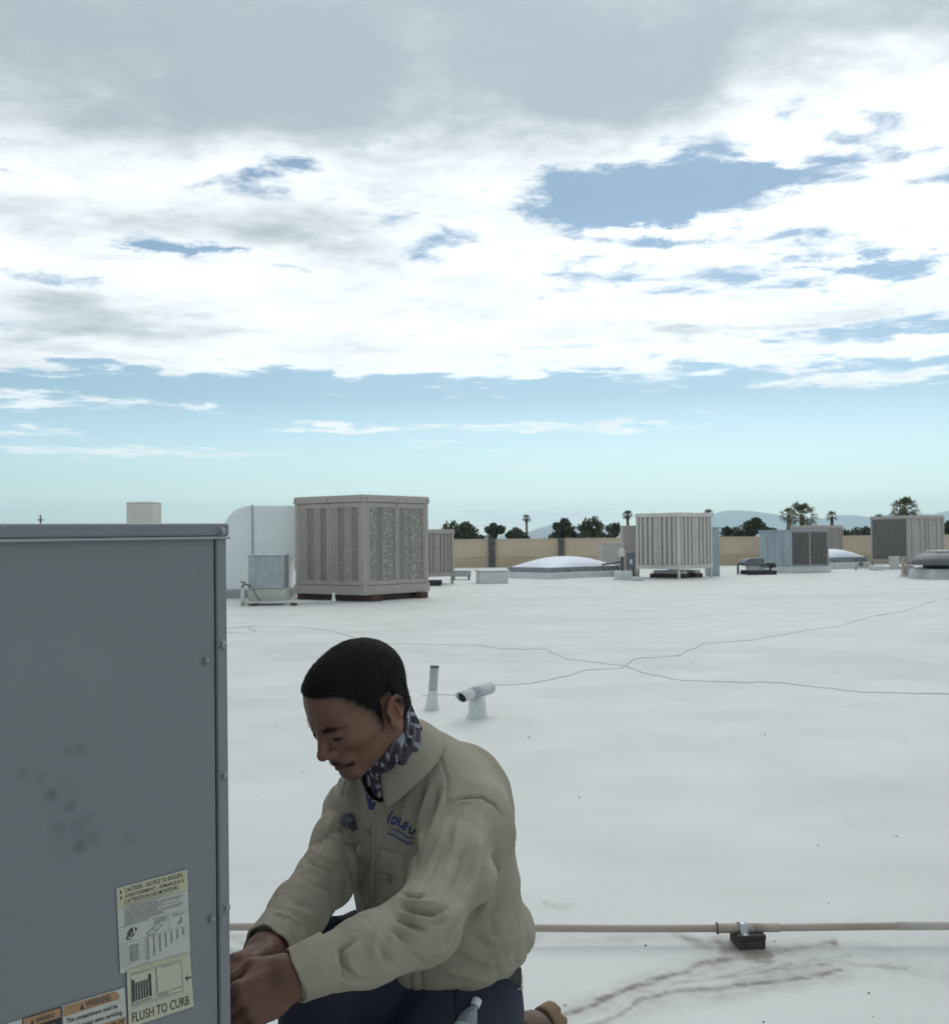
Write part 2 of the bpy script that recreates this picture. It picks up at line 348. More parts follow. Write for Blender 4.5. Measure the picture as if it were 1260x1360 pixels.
# ------------------------------------------------------------------ trees beyond the parapet
M_BARK = mat('bark', (.10, .075, .055), (.06, .045, .035), scale=8, rough=.95)
def leafmat(name, a, b):
    m = mat(name, a, b, scale=1.2, rough=.6, spec=.3); p = m.node_tree.nodes['Principled BSDF']; p.inputs['Subsurface Weight'].default_value = 0.0; return m
L_DARK = leafmat('dark_leaf', (.050, .068, .038), (.085, .108, .058)); L_MID = leafmat('mid_leaf', (.065, .085, .045), (.11, .13, .07))
L_PALM = leafmat('palm_leaf', (.055, .08, .035), (.11, .14, .06)); L_PALE = leafmat('pale_leaf', (.07, .085, .06), (.11, .12, .085))
M_PTRUNK = mat('palm_bark', (.16, .125, .09), (.09, .07, .05), scale=6, rough=.95, stretch=(1, 1, 4)); M_DEADFROND = leafmat('dead_frond', (.17, .12, .065), (.11, .08, .045))
def leaf_tree(px, ptop, d, wpx, label, leaf, dens=1.0, lobes=11, airy=.12, name='leafy_tree', group='trees beyond the parapet', narrow=1.0):
    top = at(px, ptop, d); base = Vector((top.x, top.y, -7)); H = top.z + 7; rw = wpx / 2 / FPX * d
    t = thing(name, label, 'tree', base, random.uniform(0, 6), group)
    tr = MB(); tr.tube([(0, 0, 0), (.1, .05, H * .3), (-.05, .1, H * .55), (0, 0, H * .8)], [H * .03, H * .024, H * .018, H * .008], 7)
    cl = []
    rv = rw * (.95 if narrow == 1 else 1.5 * narrow)
    for k in range(lobes):
        zz_ = 1 - 2 * (k + .5) / lobes; a = k * 2.39996 + random.uniform(-.4, .4); q = math.sqrt(1 - zz_ * zz_) * random.uniform(.55, .95)
        c = Vector((rw * q * math.cos(a), rw * q * math.sin(a), H - rv * (1.0 - zz_ * .62))); cl.append((c, min(rw, rv) * random.uniform(.28, .62)))
        tr.tube([(0, 0, H - 2.2 * rv), c * .5 + Vector((0, 0, (H - 1.5 * rv) * .5)), c], [H * .010, H * .006, .02], 5)
    tr.build('trunk', M_BARK, t, True)
    n = int(2300 * dens); V = np.zeros((n * 4, 3)); ci = RNG.integers(0, lobes, n)
    C = np.array([c for c, _ in cl])[ci]; rad = np.array([r for _, r in cl])[ci]
    u = RNG.normal(size=(n, 3)); u /= np.linalg.norm(u, axis=1)[:, None]; rr = RNG.random(n) ** (.45 + airy)
    P = C + u * (rad * rr * (1 + .5 * airy))[:, None] * np.array([1, 1, .8])
    P = P[np.ones(n, bool)]; s = RNG.uniform(.09, .2, n) * (.8 + .02 * H)
    a = RNG.normal(size=(n, 3)); a /= np.linalg.norm(a, axis=1)[:, None]; b_ = np.cross(a, RNG.normal(size=(n, 3))); b_ /= np.linalg.norm(b_, axis=1)[:, None]
    for q, (i, j) in enumerate(((-1, 0), (0, -.55), (1, 0), (0, .55))): V[q::4] = P + a * (s * i)[:, None] + b_ * (s * j)[:, None]
    link('crown', np_mesh('crown', V, np.arange(n * 4).reshape(n, 4), leaf), None, t); return t
def palm(px, ptop, d, wpx, label, nf=40, droop=1.0, tilt=0.0, skirt=True, name='fan_palm', up=.9):
    top = at(px, ptop, d); rw = wpx / 2 / FPX * d; base = Vector((top.x, top.y, -7)); H = top.z + 7 - rw * up
    t = thing(name, label, 'palm tree', base, random.uniform(0, 6), 'fan palms beyond the parapet')
    r0 = .16 + .02 * rw; MB().tube([(tilt * k * k * .02, 0, H * k / 10) for k in range(11)], [r0 * (1.5 if k == 0 else 1.15 - .03 * k) for k in range(11)], 9).build('trunk', M_PTRUNK, t, True)
    cx = tilt * 2.0
    for nm, mt, cnt, lo, hi in (('crown', L_PALM, nf, -.55, 1.35), ('dead_fronds', M_DEADFROND, 14 if skirt else 0, -1.3, -.8)):
        V = []; F = []
        for k in range(cnt):
            az = k * 2.39996 + random.uniform(-.3, .3); el = lo + (hi - lo) * (k + random.random()) / cnt; L = rw * random.uniform(.8, 1.1) * (.75 if mt is M_DEADFROND else 1)
            dv = Vector((math.cos(az) * math.cos(el), math.sin(az) * math.cos(el), math.sin(el))); side = Vector((-math.sin(az), math.cos(az), 0)); nrm = dv.cross(side)
            o = Vector((cx, 0, H)); pt = o + dv * L * .5 + Vector((0, 0, -.06 * L * droop)); w = .03 * rw
            n = len(V); V += [o + side * w, o - side * w, pt - side * w * .6, pt + side * w * .6]; F.append((n, n + 1, n + 2, n + 3))
            for j in range(11):
                an = (j - 5) / 5 * 1.25 + random.uniform(-.06, .06); l2 = L * .62 * (1 - .25 * abs(an)) * random.uniform(.85, 1.1)
                dd = (dv * math.cos(an) + side * math.sin(an)); e = pt + dd * l2 * .55 + nrm * .02; tip = pt + dd * l2 + Vector((0, 0, -droop * l2 * random.uniform(.25, .6)))
                s2 = side.cross(dd).cross(dd).normalized() * (L * .035); n = len(V); V += [pt, e + s2, tip, e - s2]; F.append((n, n + 1, n + 2, n + 3))
        if cnt: link(nm, np_mesh(nm, np.array([tuple(v) for v in V]), np.array(F), mt), None, t)
    return t
leaf_tree(612, 690, 84, 46, 'dense dark tree beside the small cooler, behind the parapet', L_DARK, 1.3)
leaf_tree(640, 707, 90, 44, 'low dark bush tree left of the thin tall palm, behind the steel brace', L_DARK, 1.0)
leaf_tree(657, 693, 92, 24, 'narrow dark tree rising above bushes just right of the left steel brace', L_DARK, .8, 7)
leaf_tree(686, 701, 92, 30, 'round dark tree right beside the thin tall palm', L_DARK, 1.0)
leaf_tree(748, 682, 78, 30, 'upright dark tree with ragged crown rising over the right steel brace', L_DARK, .8, 10, .25, narrow=1.1)
leaf_tree(729, 712, 96, 26, 'small round bush tree low over the wall, beside the ragged upright tree', L_DARK, .7)
leaf_tree(784, 686, 82, 30, 'thin open-crowned tree between the ragged tree and the ribbed cooler', L_MID, .42, 9, .5)
leaf_tree(775, 704, 88, 38, 'wide dark bush tree under the thin open-crowned tree', L_DARK, 1.0)
leaf_tree(804, 705, 90, 34, 'dark bush tree just left of the ribbed cooler', L_DARK, .9)
leaf_tree(816, 694, 86, 20, 'sparse pale tree top beside the grey duct of the ribbed cooler', L_PALE, .3, 7, .5)
leaf_tree(975, 697, 84, 46, 'wide dark tree between the ribbed cooler and the blue-grey cabinet', L_DARK, 1.1)
leaf_tree(1000, 688, 80, 26, 'tall dark tree close behind the blue-grey cabinet', L_DARK, 1.0, 8)
leaf_tree(1022, 699, 92, 22, 'low dark tree top peeking over the blue-grey cabinet', L_DARK, .7)
leaf_tree(1124, 702, 88, 34, 'low dark tree behind the second skylight', L_DARK, .9)
leaf_tree(1147, 699, 92, 36, 'low dark tree beside the dark-faced cooler', L_DARK, .9)
leaf_tree(1245, 690, 76, 40, 'dark tree at the far side of the dark-faced cooler', L_DARK, .9, 9, .2)
leaf_tree(1278, 684, 72, 54, 'large dark tree beyond the mushroom fan', L_DARK, 1.2, 9, .2)
leaf_tree(965, 700, 70, 6, 'very narrow cypress tree close to the ribbed cooler', L_DARK, .5, 8, name='cypress_tree', narrow=1.3)
palm(699, 682, 150, 14, 'thin tall fan palm with a small round head standing alone', 34, .8)
palm(833, 676, 120, 17, 'fan palm head peeking over the left side of the ribbed cooler', 40, .8)
palm(940, 675, 120, 16, 'fan palm head peeking over the right side of the ribbed cooler', 40, .8)
palm(1064, 666, 66, 50, 'large fan palm with spreading fronds behind the blue-grey cabinet', 24, 1.0, skirt=False, up=.8)
palm(1047, 672, 70, 30, 'smaller fan palm leaning against the large spreading palm', 20, 1.2, skirt=False, up=.8)
palm(1104, 677, 100, 20, 'small fan palm above the cooler behind the blue-grey cabinet', 22, .8, skirt=False)
palm(1200, 660, 64, 44, 'bushy fan palm rising straight behind the dark-faced cooler', 34, 1.2, up=.7)
palm(1166, 681, 110, 20, 'fan palm just showing over the left top corner of the dark-faced cooler', 34, .9)

# ------------------------------------------------------------------ rooftop equipment
M_GREYPAINT = mat('warm_grey_paint', (.415, .375, .338), (.368, .332, .300), scale=2.5, rough=.55, bump=.08, bscale=30)
M_BEIGE = mat('beige_grey_paint', (.62, .60, .555), (.54, .525, .485), scale=2.0, rough=.55, bump=.08)
M_GALV = mat('galvanized_sheet', (.40, .45, .46), (.30, .35, .36), scale=9, rough=.42, metal=.35, detail=8, stretch=(1, 1, .5))
M_BLUEGALV = mat('blue_grey_sheet', (.37, .425, .465), (.31, .36, .40), scale=3, rough=.45, metal=.2, stretch=(1, 1, .4))
M_DUCT = mat('white_coated_duct', (.83, .87, .86), (.76, .80, .79), scale=1.2, rough=.6, bump=.1, bscale=8)
M_SLEEPER = mat('dark_timber', (.055, .035, .028), (.10, .05, .035), scale=5, rough=.9, stretch=(1, 4, 4), bump=.3)
M_WHITECURB = mat('white_curb', (.64, .665, .655), (.55, .575, .565), scale=3, rough=.7, bump=.2, bscale=18)
M_DARKGREY = mat('dark_grey_metal', (.12, .14, .155), (.09, .105, .115), scale=4, rough=.5)
M_BLACK = mat('black_rubber', (.022, .022, .024), (.04, .04, .04), scale=10, rough=.8)
M_PVC = mat('white_pipe_plastic', (.62, .63, .60), (.52, .53, .50), scale=6, rough=.5)
M_LOUVRE = mat('dark_louvre', (.145, .138, .125), (.11, .105, .097), scale=6, rough=.7)
M_ACRYL = mat('skylight_acrylic', (.66, .72, .80), (.62, .68, .77), scale=1.5, rough=.5)
def padmat(name, c1, c2, fl, amount):
    """cooler pad media behind the grille, with lime flakes"""
    m = mat(name, c1, c2, scale=14, rough=.85, bump=.5, bscale=45, bdist=.02); t = m.node_tree; p = t.nodes['Principled BSDF']; src = p.inputs['Base Color'].links[0].from_socket
    tcn = t.nodes.new('ShaderNodeTexCoord'); v = t.nodes.new('ShaderNodeTexNoise'); v.inputs['Scale'].default_value = 26; v.inputs['Detail'].default_value = 4; t.links.new(tcn.outputs['Object'], v.inputs['Vector'])
    r = t.nodes.new('ShaderNodeMapRange'); r.inputs[1].default_value = .60 - amount * .1; r.inputs[2].default_value = .68 - amount * .1; t.links.new(v.outputs[0], r.inputs[0])
    x = t.nodes.new('ShaderNodeMix'); x.data_type = 'RGBA'; t.links.new(r.outputs[0], x.inputs[0]); t.links.new(src, x.inputs[6]); x.inputs[7].default_value = fl + (1,); t.links.new(x.outputs[2], p.inputs['Base Color']); return m
M_PADL = padmat('pad_light', (.350, .318, .290), (.292, .266, .243), (.42, .40, .375), .3); M_PADD = padmat('pad_dark', (.265, .25, .232), (.21, .20, .186), (.33, .315, .295), .2)
M_PADF = padmat('pad_flaked', (.28, .265, .245), (.22, .21, .195), (.52, .50, .465), .5)

def fit(xc, yb, xl, xr, ratio):
    """rotation and side lengths of a box whose near bottom corner is at (xc, yb) and whose side corners stand at headings xl and xr"""
    c = ground(xc, yb); best = None; kr = (xr - CX) / FPX; kl = (xl - CX) / FPX
    for i in range(50, 850):
        th = R(i / 10); s, co = math.sin(th), math.cos(th)
        da, db = co - kr * s, s + kl * co
        if abs(da) < 1e-3 or abs(db) < 1e-3: continue
        a = (kr * c.y - c.x) / da; b = (c.x - kl * c.y) / db
        if a <= 0 or b <= 0: continue
        e = abs(math.log(a / b / ratio))
        if best is None or e < best[0]: best = (e, th, a, b)
    return c, best[1], best[2], best[3]
def height_at(p, py):
    """height above the roof of a picture row at the distance of p"""
    px = pix(np.array([tuple(p)]))[0][0]; return at(px, py, p.y).z
def face_parts(t, a, b, fn):
    """runs fn(face_matrix, width) for the two visible and the two hidden sides: local x along the face, -y outward"""
    for M, w in ((Matrix.Identity(4), a), (Matrix.Translation((a, 0, 0)) @ Matrix.Rotation(R(90), 4, 'Z'), b), (Matrix.Translation((a, b, 0)) @ Matrix.Rotation(R(180), 4, 'Z'), a), (Matrix.Translation((0, b, 0)) @ Matrix.Rotation(R(-90), 4, 'Z'), b)):
        fn(M, w)
# --- the big evaporative cooler
c, th, a, b = fit(484, 799.5, 391.5, 568.5, 1.0); H = height_at(c, 656.5); z0 = .135; HB = H
t = thing('evaporative_cooler', 'large warm grey evaporative cooler with mottled pad columns on dark timber sleepers', 'cooler', c, th, 'evaporative coolers on the roof'); coolerA = t
box('base_pan', M_GREYPAINT, t, (-.02, -.02, z0), (a + .02, b + .02, z0 + .19), .008)
box('core', M_DARKGREY, t, (.12, .12, z0 + .191), (a - .12, b - .12, H - .16), 0)
box('top_cap', M_GREYPAINT, t, (-.03, -.03, H - .15), (a + .03, b + .03, H), .01, taper=.985)
for x in (0, a - .11):
    for y in (0, b - .11): box('corner_post', M_GREYPAINT, t, (x, y, z0 + .191), (x + .11, y + .11, H - .151), .006)
bolt_me = MB().lathe([(.016, 0), (.016, .008), (.009, .014)], 8).mesh('bolt'); bolt_me.materials.append(M_DARKSTRAP)
fc = [0]
def faceA(M, w):
    k = fc[0]; fc[0] += 1
    lo, hi = z0 + .20, H - .16
    for half in (0, 1):
        x0 = .112 + (w - .224) * .5 * half + .008; x1 = .112 + (w - .224) * .5 * (half + 1) - .008
        fr = MB()
        for q in ((x0, x0 + .05), (x1 - .05, x1)): fr.box((q[0], .005, lo), (q[1], .05, hi), M)
        fr.box((x0 + .051, .006, lo), (x1 - .051, .05, lo + .09), M).box((x0 + .051, .006, hi - .10), (x1 - .051, .05, hi), M)
        P = fr.build('pad_frame', M_GREYPAINT, t, bev=.004)
        n = 4; ww = (x1 - x0 - .102) / n
        for j in range(n):
            mt = [M_PADL, M_PADD, M_PADL, M_PADD][j] if k != 0 else [M_PADF, M_PADD, M_PADF, M_PADF][(j + half) % 4]
            dep = .030 if j % 2 else .016
            MB().box((x0 + .051 + ww * j + .006, dep, lo + .091), (x0 + .051 + ww * (j + 1) - .006, .09, hi - .101), M).build('pad_column', mt, P)
            MB().box((x0 + .051 + ww * j - .006, .010, lo + .0905), (x0 + .051 + ww * j + .0055, .06, hi - .1005), M).build('grille_bar', M_GREYPAINT, P)
    for q in (.06, w / 2, w - .06):
        o = link('bolt', bolt_me, None, t); o.matrix_local = M @ Matrix.Translation((q, -.028, H - .085)) @ Matrix.Rotation(R(90), 4, 'X')
face_parts(t, a, b, faceA)
for x in (.25, a - .3): box('timber_sleeper', M_SLEEPER, t, (x - .1, -.12, 0), (x + .14, b + .1, z0 - .002), .01)
for y in (.1, b - .3): box('cross_sleeper', M_SLEEPER, t, (.4, y, .02), (a - .45, y + .15, z0 - .004), .01)

# --- white elbow duct behind it
d = 24.9; P = lambda x, y: at(x, y, d)
t = thing('elbow_duct', 'large white coated elbow duct with rounded shoulder joining the big cooler', 'duct', P(300, 790))
o = t.location.copy(); prof = [P(297, 784), P(297, 703)]
for k in range(9):
    an = math.pi - k / 8 * math.pi / 2; prof.append(P(335 + 38 * math.cos(an), 703 - 32 * math.sin(an)))
prof += [P(392, 671), P(420, 677), P(440, 690), P(440, 741), P(385, 741), P(379, 748), P(379, 784)]
n = len(prof); v = [p - o for p in prof] + [p - o + Vector((0, 1.25, 0)) for p in prof]
MB().add(v, [tuple(range(n))[::-1], tuple(range(n, 2 * n))] + [(i, (i + 1) % n, n + (i + 1) % n, n + i) for i in range(n)]).build('duct_shell', M_DUCT, t, bev=.03)
s0, s1 = P(335, 670) - o, P(335, 783) - o
box('seam_band', mat('seam_grey', (.34, .37, .38), (.30, .33, .34), rough=.6), t, (s0.x - .011, -.075, s1.z), (s0.x + .011, 1.28, s0.z - .01), .002)
q0, q1 = P(294, 806) - o, P(383, 783) - o
box('curb', mat('weathered_grey_curb', (.42, .43, .42), (.34, .35, .34), scale=3, rough=.8), t, (q0.x, -.08, q0.z), (q1.x, 1.33, q1.z), .02)

# --- galvanized box on its plinth in front of the duct
c = ground(354, 803); S = FPX / c.y
t = thing('galvanized_box', 'upright galvanized sheet metal box on a pale plinth beside the big cooler', 'metal box', c, R(3))
hw = 23.5 / S
box('plinth', mat('pale_plinth', (.54, .54, .50), (.47, .47, .43), scale=4, rough=.8), t, (-hw - .01, 0, .06), (hw + .03, .8, 21 / S), .01); box('sheet_body', M_GALV, t, (-hw, -.015, 21 / S + .002), (hw, .8, 64 / S), .006)
box('lid', M_GALV, t, (-hw - .012, -.03, 64 / S + .001), (hw + .012, .82, 66 / S), .004); box('timber_foot', M_SLEEPER, t, (-hw, -.12, 0), (hw - .02, .06, .058), .006)
MB().tube([(-hw + .1, -.018, .34), (-hw + .12, -.03, .25), (-hw + .22, -.03, .1), (-hw + .3, -.04, .065)], .008, 6).build('drain_hose', M_DARKSTRAP, t, True)
# --- water riser and white supply pipe
t = thing('water_riser', 'thin white water riser with a small tap beside the galvanized box', 'pipe', ground(322.5, 804))
MB().tube([(0, 0, 0), (0, 0, .36)], [.05, .028]).build('riser_pipe', M_PVC, t, True)
MB().tube([(-.02, 0, .35), (.03, 0, .43), (.13, -.02, .40), (.16, -.02, .36)], .02, 8).build('tap', M_DARKSTRAP, t, True); box('tap_handle', M_DARKSTRAP, t, (-.05, -.015, .45), (.05, .015, .475), .003)
p0, p1 = ground(326, 804.5), ground(443, 803); t = thing('supply_pipe', 'white plastic supply pipe running along the roof to the big cooler', 'pipe', p0)
e = p1 - p0; MB().tube([(0, 0, .06), e * .5 + Vector((0, 0, .06)), e + Vector((0, 0, .06)), e + Vector((0, 0, .09)), e + Vector((0, 0, .24))], .03, 10).build('pipe_run', M_PVC, t, True)
MB().lathe([(.042, -.05), (.042, .05)], 12, Matrix.Translation(e + Vector((0, 0, .075)))).build('elbow_fitting', M_PVC, t, True)
for k in (.1, .55): box('pipe_block', M_SLEEPER, t, (e.x * k - .06, e.y * k - .08, -.004), (e.x * k + .06, e.y * k + .08, .035), .004)

# --- pale stack showing over the near unit, and a thin mast
p = at(186, 690, 21.0); t = thing('duct_stack', 'pale grey rectangular sheet metal stack showing over the near unit', 'duct', (p.x, p.y, 0))
hw = 18 / FPX * 21; zt = at(186, 666.5, 21).z
box('stack_body', M_BEIGE, t, (-hw, 0, 0), (hw, .55, zt - .03), .012); box('stack_cap', M_BEIGE, t, (-hw - .006, -.006, zt - .029), (hw + .006, .556, zt), .01)
p = at(206, 690, 24.0); t = thing('antenna_mast', 'thin dark antenna mast with short crossbars beside the pale stack', 'antenna', (p.x, p.y, 0)); zt = at(206, 679, 24).z
MB().tube([(0, 0, 0), (0, 0, zt)], .03, 6).build('mast', M_DARKSTRAP, t, True)
for dz in (.0, .12, .22): MB().tube([(-.05, 0, zt - dz - .02), (.1, 0, zt - dz - .02)], .008, 5).build('crossbar', M_DARKSTRAP, t, True)
p = at(54, 690, 60.0); t = thing('utility_pole', 'far thin utility pole showing above the near unit lid', 'pole', (p.x, 60, -7)); zt = at(54, 684, 60).z + 7
MB().tube([(0, 0, 0), (0, 0, zt)], .045, 6).build('pole_shaft', M_BARK, t, True); box('crossarm', M_BARK, t, (-.16, -.04, zt - .30), (.16, .04, zt - .24), .01)

# --- small plain coolers behind
def ribbed(xc, yb, xl, xr, ratio, ytop, z0, label, nrib, pm, rm, legs=True, panels=2, name='evaporative_cooler', back=None, left=None, skirt=.12):
    c, th, a, b = fit(xc, yb, xl, xr, ratio); H = height_at(c, ytop)
    t = thing(name, label, 'cooler', c, th, 'evaporative coolers on the roof')
    box('base_pan', pm, t, (-.01, -.01, z0), (a + .01, b + .01, z0 + skirt), .008); box('top_cap', pm, t, (-.02, -.02, H - .13), (a + .02, b + .02, H), .008, taper=.985)
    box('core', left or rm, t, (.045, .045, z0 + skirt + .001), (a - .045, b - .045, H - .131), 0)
    for x in (0, a - .09):
        for y in (0, b - .09):
            box('corner_post', pm, t, (x, y, z0 + skirt + .001), (x + .09, y + .09, H - .131), .006)
            if legs: box('leg', pm, t, (x + .02, y + .02, 0), (x + .08, y + .08, z0 - .001), .004)
    def ff(M, w):
        lo, hi = z0 + skirt + .002, H - .132
        for pnl in range(panels):
            x0 = .092 + (w - .184) * pnl / panels; x1 = .092 + (w - .184) * (pnl + 1) / panels
            if pnl: MB().box((x0 - .03, .002, lo), (x0 + .03, .06, hi), M).build('panel_joint', pm, t, bev=.004)
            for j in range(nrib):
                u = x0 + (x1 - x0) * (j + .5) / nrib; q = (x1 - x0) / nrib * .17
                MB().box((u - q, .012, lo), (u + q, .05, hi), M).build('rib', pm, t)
    face_parts(t, a, b, ff); return t, a, b, H
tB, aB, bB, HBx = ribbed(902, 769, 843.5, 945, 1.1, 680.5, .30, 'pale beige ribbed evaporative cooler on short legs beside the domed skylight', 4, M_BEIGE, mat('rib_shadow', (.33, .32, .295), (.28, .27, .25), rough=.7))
for q in (.35, .75): box('timber_sleeper', M_SLEEPER, tB, (aB * q - .2, .2, 0), (aB * q + .2, bB - .2, .14), .01); box('drain_tray', M_WHITECURB, tB, (aB * q - .15, .25, .141), (aB * q + .15, bB - .3, .24), .01)
ribbed(557, 777, 520, 602.5, 1.0, 703, .22, 'small warm grey ribbed cooler half hidden behind the big cooler', 4, M_GREYPAINT, M_PADL)
ribbed(1096, 752, 1049, 1118.5, 1.0, 697.5, .2, 'pale grey ribbed cooler standing behind the blue-grey cabinet', 3, M_GREYPAINT, M_PADL)
tC, aC, bC, HC = ribbed(1206, 755, 1155, 1253, 1.1, 684.5, .24, 'grey cooler with a plain dark brown face, on short legs by the white bucket', 2, M_GREYPAINT, mat('pale_sheet_ribs', (.42, .41, .385), (.37, .36, .34), scale=3, rough=.6))
box('dark_pad_face', M_LOUVRE, tC, (-.012, .1, .37), (.008, bC - .1, HC - .14), .004)
# --- blue-grey cabinet with dark louvred doors
c, th, a, b = fit(1050, 760.5, 1007, 1098, .95); H = height_at(c, 703.5)
t = thing('equipment_cabinet', 'blue-grey sheet metal cabinet with two dark louvred panels on a white curb', 'cabinet', c, th)
box('curb', M_WHITECURB, t, (-.06, -.08, 0), (a + .08, b + .05, .20), .02); box('cabinet_body', M_BLUEGALV, t, (0, 0, .202), (a, b, H - .05), .008); box('cabinet_roof', M_BLUEGALV, t, (-.03, -.03, H - .049), (a + .03, b + .03, H), .006)
for k in (0, 1):
    x0, x1 = .06 + (a - .12) * k / 2 + .01, .06 + (a - .12) * (k + 1) / 2 - .01; p = box('louvre_panel', M_LOUVRE, t, (x0, -.02, .27), (x1, -.001, H - .09), .004)
    for j in range(16):
        z = .31 + (H - .45) * j / 16; MB().box((x0 + .04, -.034, z), (x1 - .04, -.0205, z + .03)).build('louvre', M_LOUVRE, p)
box('centre_post', mat('grey_frame', (.32, .34, .34), rough=.5), t, (a / 2 - .03, -.03, .203), (a / 2 + .03, -.0005, H - .052), .003); box('frame_rail', MATS['grey_frame'], t, (a - .05, -.03, .203), (a + .012, -.0005, H - .052), .003)
for k in range(3): MB().box((-.012, b * (k + 1) / 4 - .012, .21), (-.0005, b * (k + 1) / 4 + .012, H - .06)).build('sheet_seam', M_BLUEGALV, t)
# --- domed skylights
def skylight(xc, yb, xl, xr, ratio, ytop, hc, label):
    c, th, a, b = fit(xc, yb, xl, xr, ratio); H = height_at(c + Vector((0, 1.0, 0)), ytop)
    t = thing('skylight', label, 'skylight', c, th, 'domed skylights on the roof')
    box('curb', M_WHITECURB, t, (-.12, -.12, -.02), (a + .12, b + .12, hc * .55), .03, taper=.97); box('metal_frame', mat('skylight_frame', (.24, .265, .275), (.19, .21, .22), scale=5, rough=.5), t, (0, 0, hc * .55 - .02), (a, b, hc), .01)
    V = []; n = 20
    for j in range(n + 1):
        for i in range(n + 1):
            u, v = i / n * 2 - 1, j / n * 2 - 1; z = hc + .004 + (H - hc) * max(0, (1 - abs(u) ** 2.3)) ** .8 * max(0, (1 - abs(v) ** 2.3)) ** .8
            V.append((a * (.5 + u * .488), b * (.5 + v * .488), z))
    i = np.arange((n + 1) ** 2).reshape(n + 1, n + 1); F = np.stack([i[:-1, :-1].ravel(), i[:-1, 1:].ravel(), i[1:, 1:].ravel(), i[1:, :-1].ravel()], 1)
    link('dome', np_mesh('dome', V, F, M_ACRYL), None, t, True)
    for q in (.25, .75): box('clip', M_DARKSTRAP, t, (a * q - .03, -.012, hc * .5), (a * q + .03, -.001, hc * .8), .002)
    return t
skylight(730, 769, 673, 822, 1.7, 739.5, .36, 'wide domed skylight with grey metal frame beside the ribbed cooler')
skylight(1092, 756, 1052, 1150, 1.5, 729.5, .45, 'domed skylight partly hidden behind the blue-grey cabinet')
# --- ducts and boxes round the ribbed cooler
def duct(name, px, pyt, pyb, d, w, dep, m, label, cat='duct', z=0.0, rot=0.0):
    p = at(px, pyb, d); t = thing(name, label, cat, (p.x, p.y, z), rot); hw = w / 2 / FPX * d; zt = at(px, pyt, d).z - z
    box('duct_body', m, t, (-hw, 0, 0), (hw, dep, zt - .04), .01); box('cap', m, t, (-hw - .01, -.012, zt - .039), (hw + .01, dep + .012, zt), .008); box('seam', m, t, (-hw - .008, -.01, zt * .55), (hw + .008, dep + .01, zt * .55 + .03), .004); return t
duct('supply_duct', 837, 698, 752, 36.6, 19, .7, M_GREYPAINT, 'grey sheet metal duct at the left side of the ribbed cooler')
duct('return_duct', 948, 700, 758, 36.4, 15, .6, M_BLUEGALV, 'blue-grey duct at the right side of the ribbed cooler')
duct('low_duct_box', 814, 721, 750, 44.0, 30, 1.2, mat('dull_grey_box', (.45, .44, .40), rough=.7), 'dull grey low duct box standing behind the domed skylight')
p = ground(838, 770); t = thing('disconnect_box', 'dark grey electrical box on a stand at the corner of the ribbed cooler', 'electrical box', p); s = p.y / FPX
box('box_body', M_DARKGREY, t, (-5 * s, 0, 15 * s), (5.5 * s, .2, 36 * s), .01); box('box_door', M_DARKGREY, t, (-4 * s, -.02, 17 * s), (4.5 * s, -.001, 34 * s), .004); box('white_notice', M_PVC, t, (-2 * s, -.026, 21 * s), (1.6 * s, -.0205, 27 * s), 0)
for x in (-3.5, 3.5): box('leg', M_DARKSTRAP, t, (x * s - .02, .06, 0), (x * s + .02, .1, 15 * s), .002)
MB().tube([(2 * s, .05, 15 * s), (5 * s, -.1, 6 * s), (9 * s, -.05, 3 * s), (10 * s, .1, 12 * s)], .025, 8).build('flex_conduit', M_DARKSTRAP, t, True)
p = ground(826, 770); t = thing('vent_post', 'dark post with a pale round head beside the electrical box', 'vent', p)
MB().tube([(0, 0, 0), (0, 0, 30 * s)], .05, 10).build('post', M_DARKSTRAP, t, True); MB().lathe([(.03, 30 * s), (.10, 31 * s), (.11, 37 * s), (.06, 41 * s), (.0, 42 * s)], 14).build('head', M_BEIGE, t, True); MB().box((-.2, -.12, -.02), (.3, .35, 12 * s)).build('coated_base', M_WHITECURB, t, bev=.03)
MB().tube([(0, .02, 24 * s), (-.25, .1, 22 * s), (-.6, .2, 20 * s)], .03, 8).build('side_conduit', M_DARKSTRAP, t, True)
p = ground(847, 771.5); t = thing('drip_pan', 'shallow white pan lying by the corner of the ribbed cooler', 'pan', p); MB().box((-.17, -.1, 0), (.17, .2, .1), None, 1.12).build('pan_body', M_WHITECURB, t, bev=.02); MB().box((-.19, -.12, .101), (.19, .22, .118)).build('rim', M_WHITECURB, t, bev=.005)
# --- low curbs
p = ground(656, 775); t = thing('roof_curb', 'low white capped curb left of the domed skylight', 'curb', p, R(8)); box('curb_body', M_WHITECURB, t, (-.42, 0, -.02), (.42, .8, .34), .03); box('curb_cap', M_WHITECURB, t, (-.46, -.04, .341), (.46, .84, .39), .012)
p = ground(613, 770); t = thing('pipe_tray', 'small grey metal tray on feet right of the small cooler', 'tray', p, R(4)); box('tray_body', M_GALV, t, (-.32, 0, .1), (.3, .5, .27), .01); box('tray_lid', M_GALV, t, (-.34, -.02, .271), (.32, .52, .295), .004)
for x in (-.26, .22): box('foot', M_DARKSTRAP, t, (x, .1, 0), (x + .05, .4, .099), .004)
p = ground(588, 778); t = thing('black_sleepers', 'pair of black rubber sleepers beside the small cooler', 'sleeper', p)
for y in (0, .9): box('sleeper', M_BLACK, t, (-.45, y, 0), (-.05, y + .15, .13), .008)
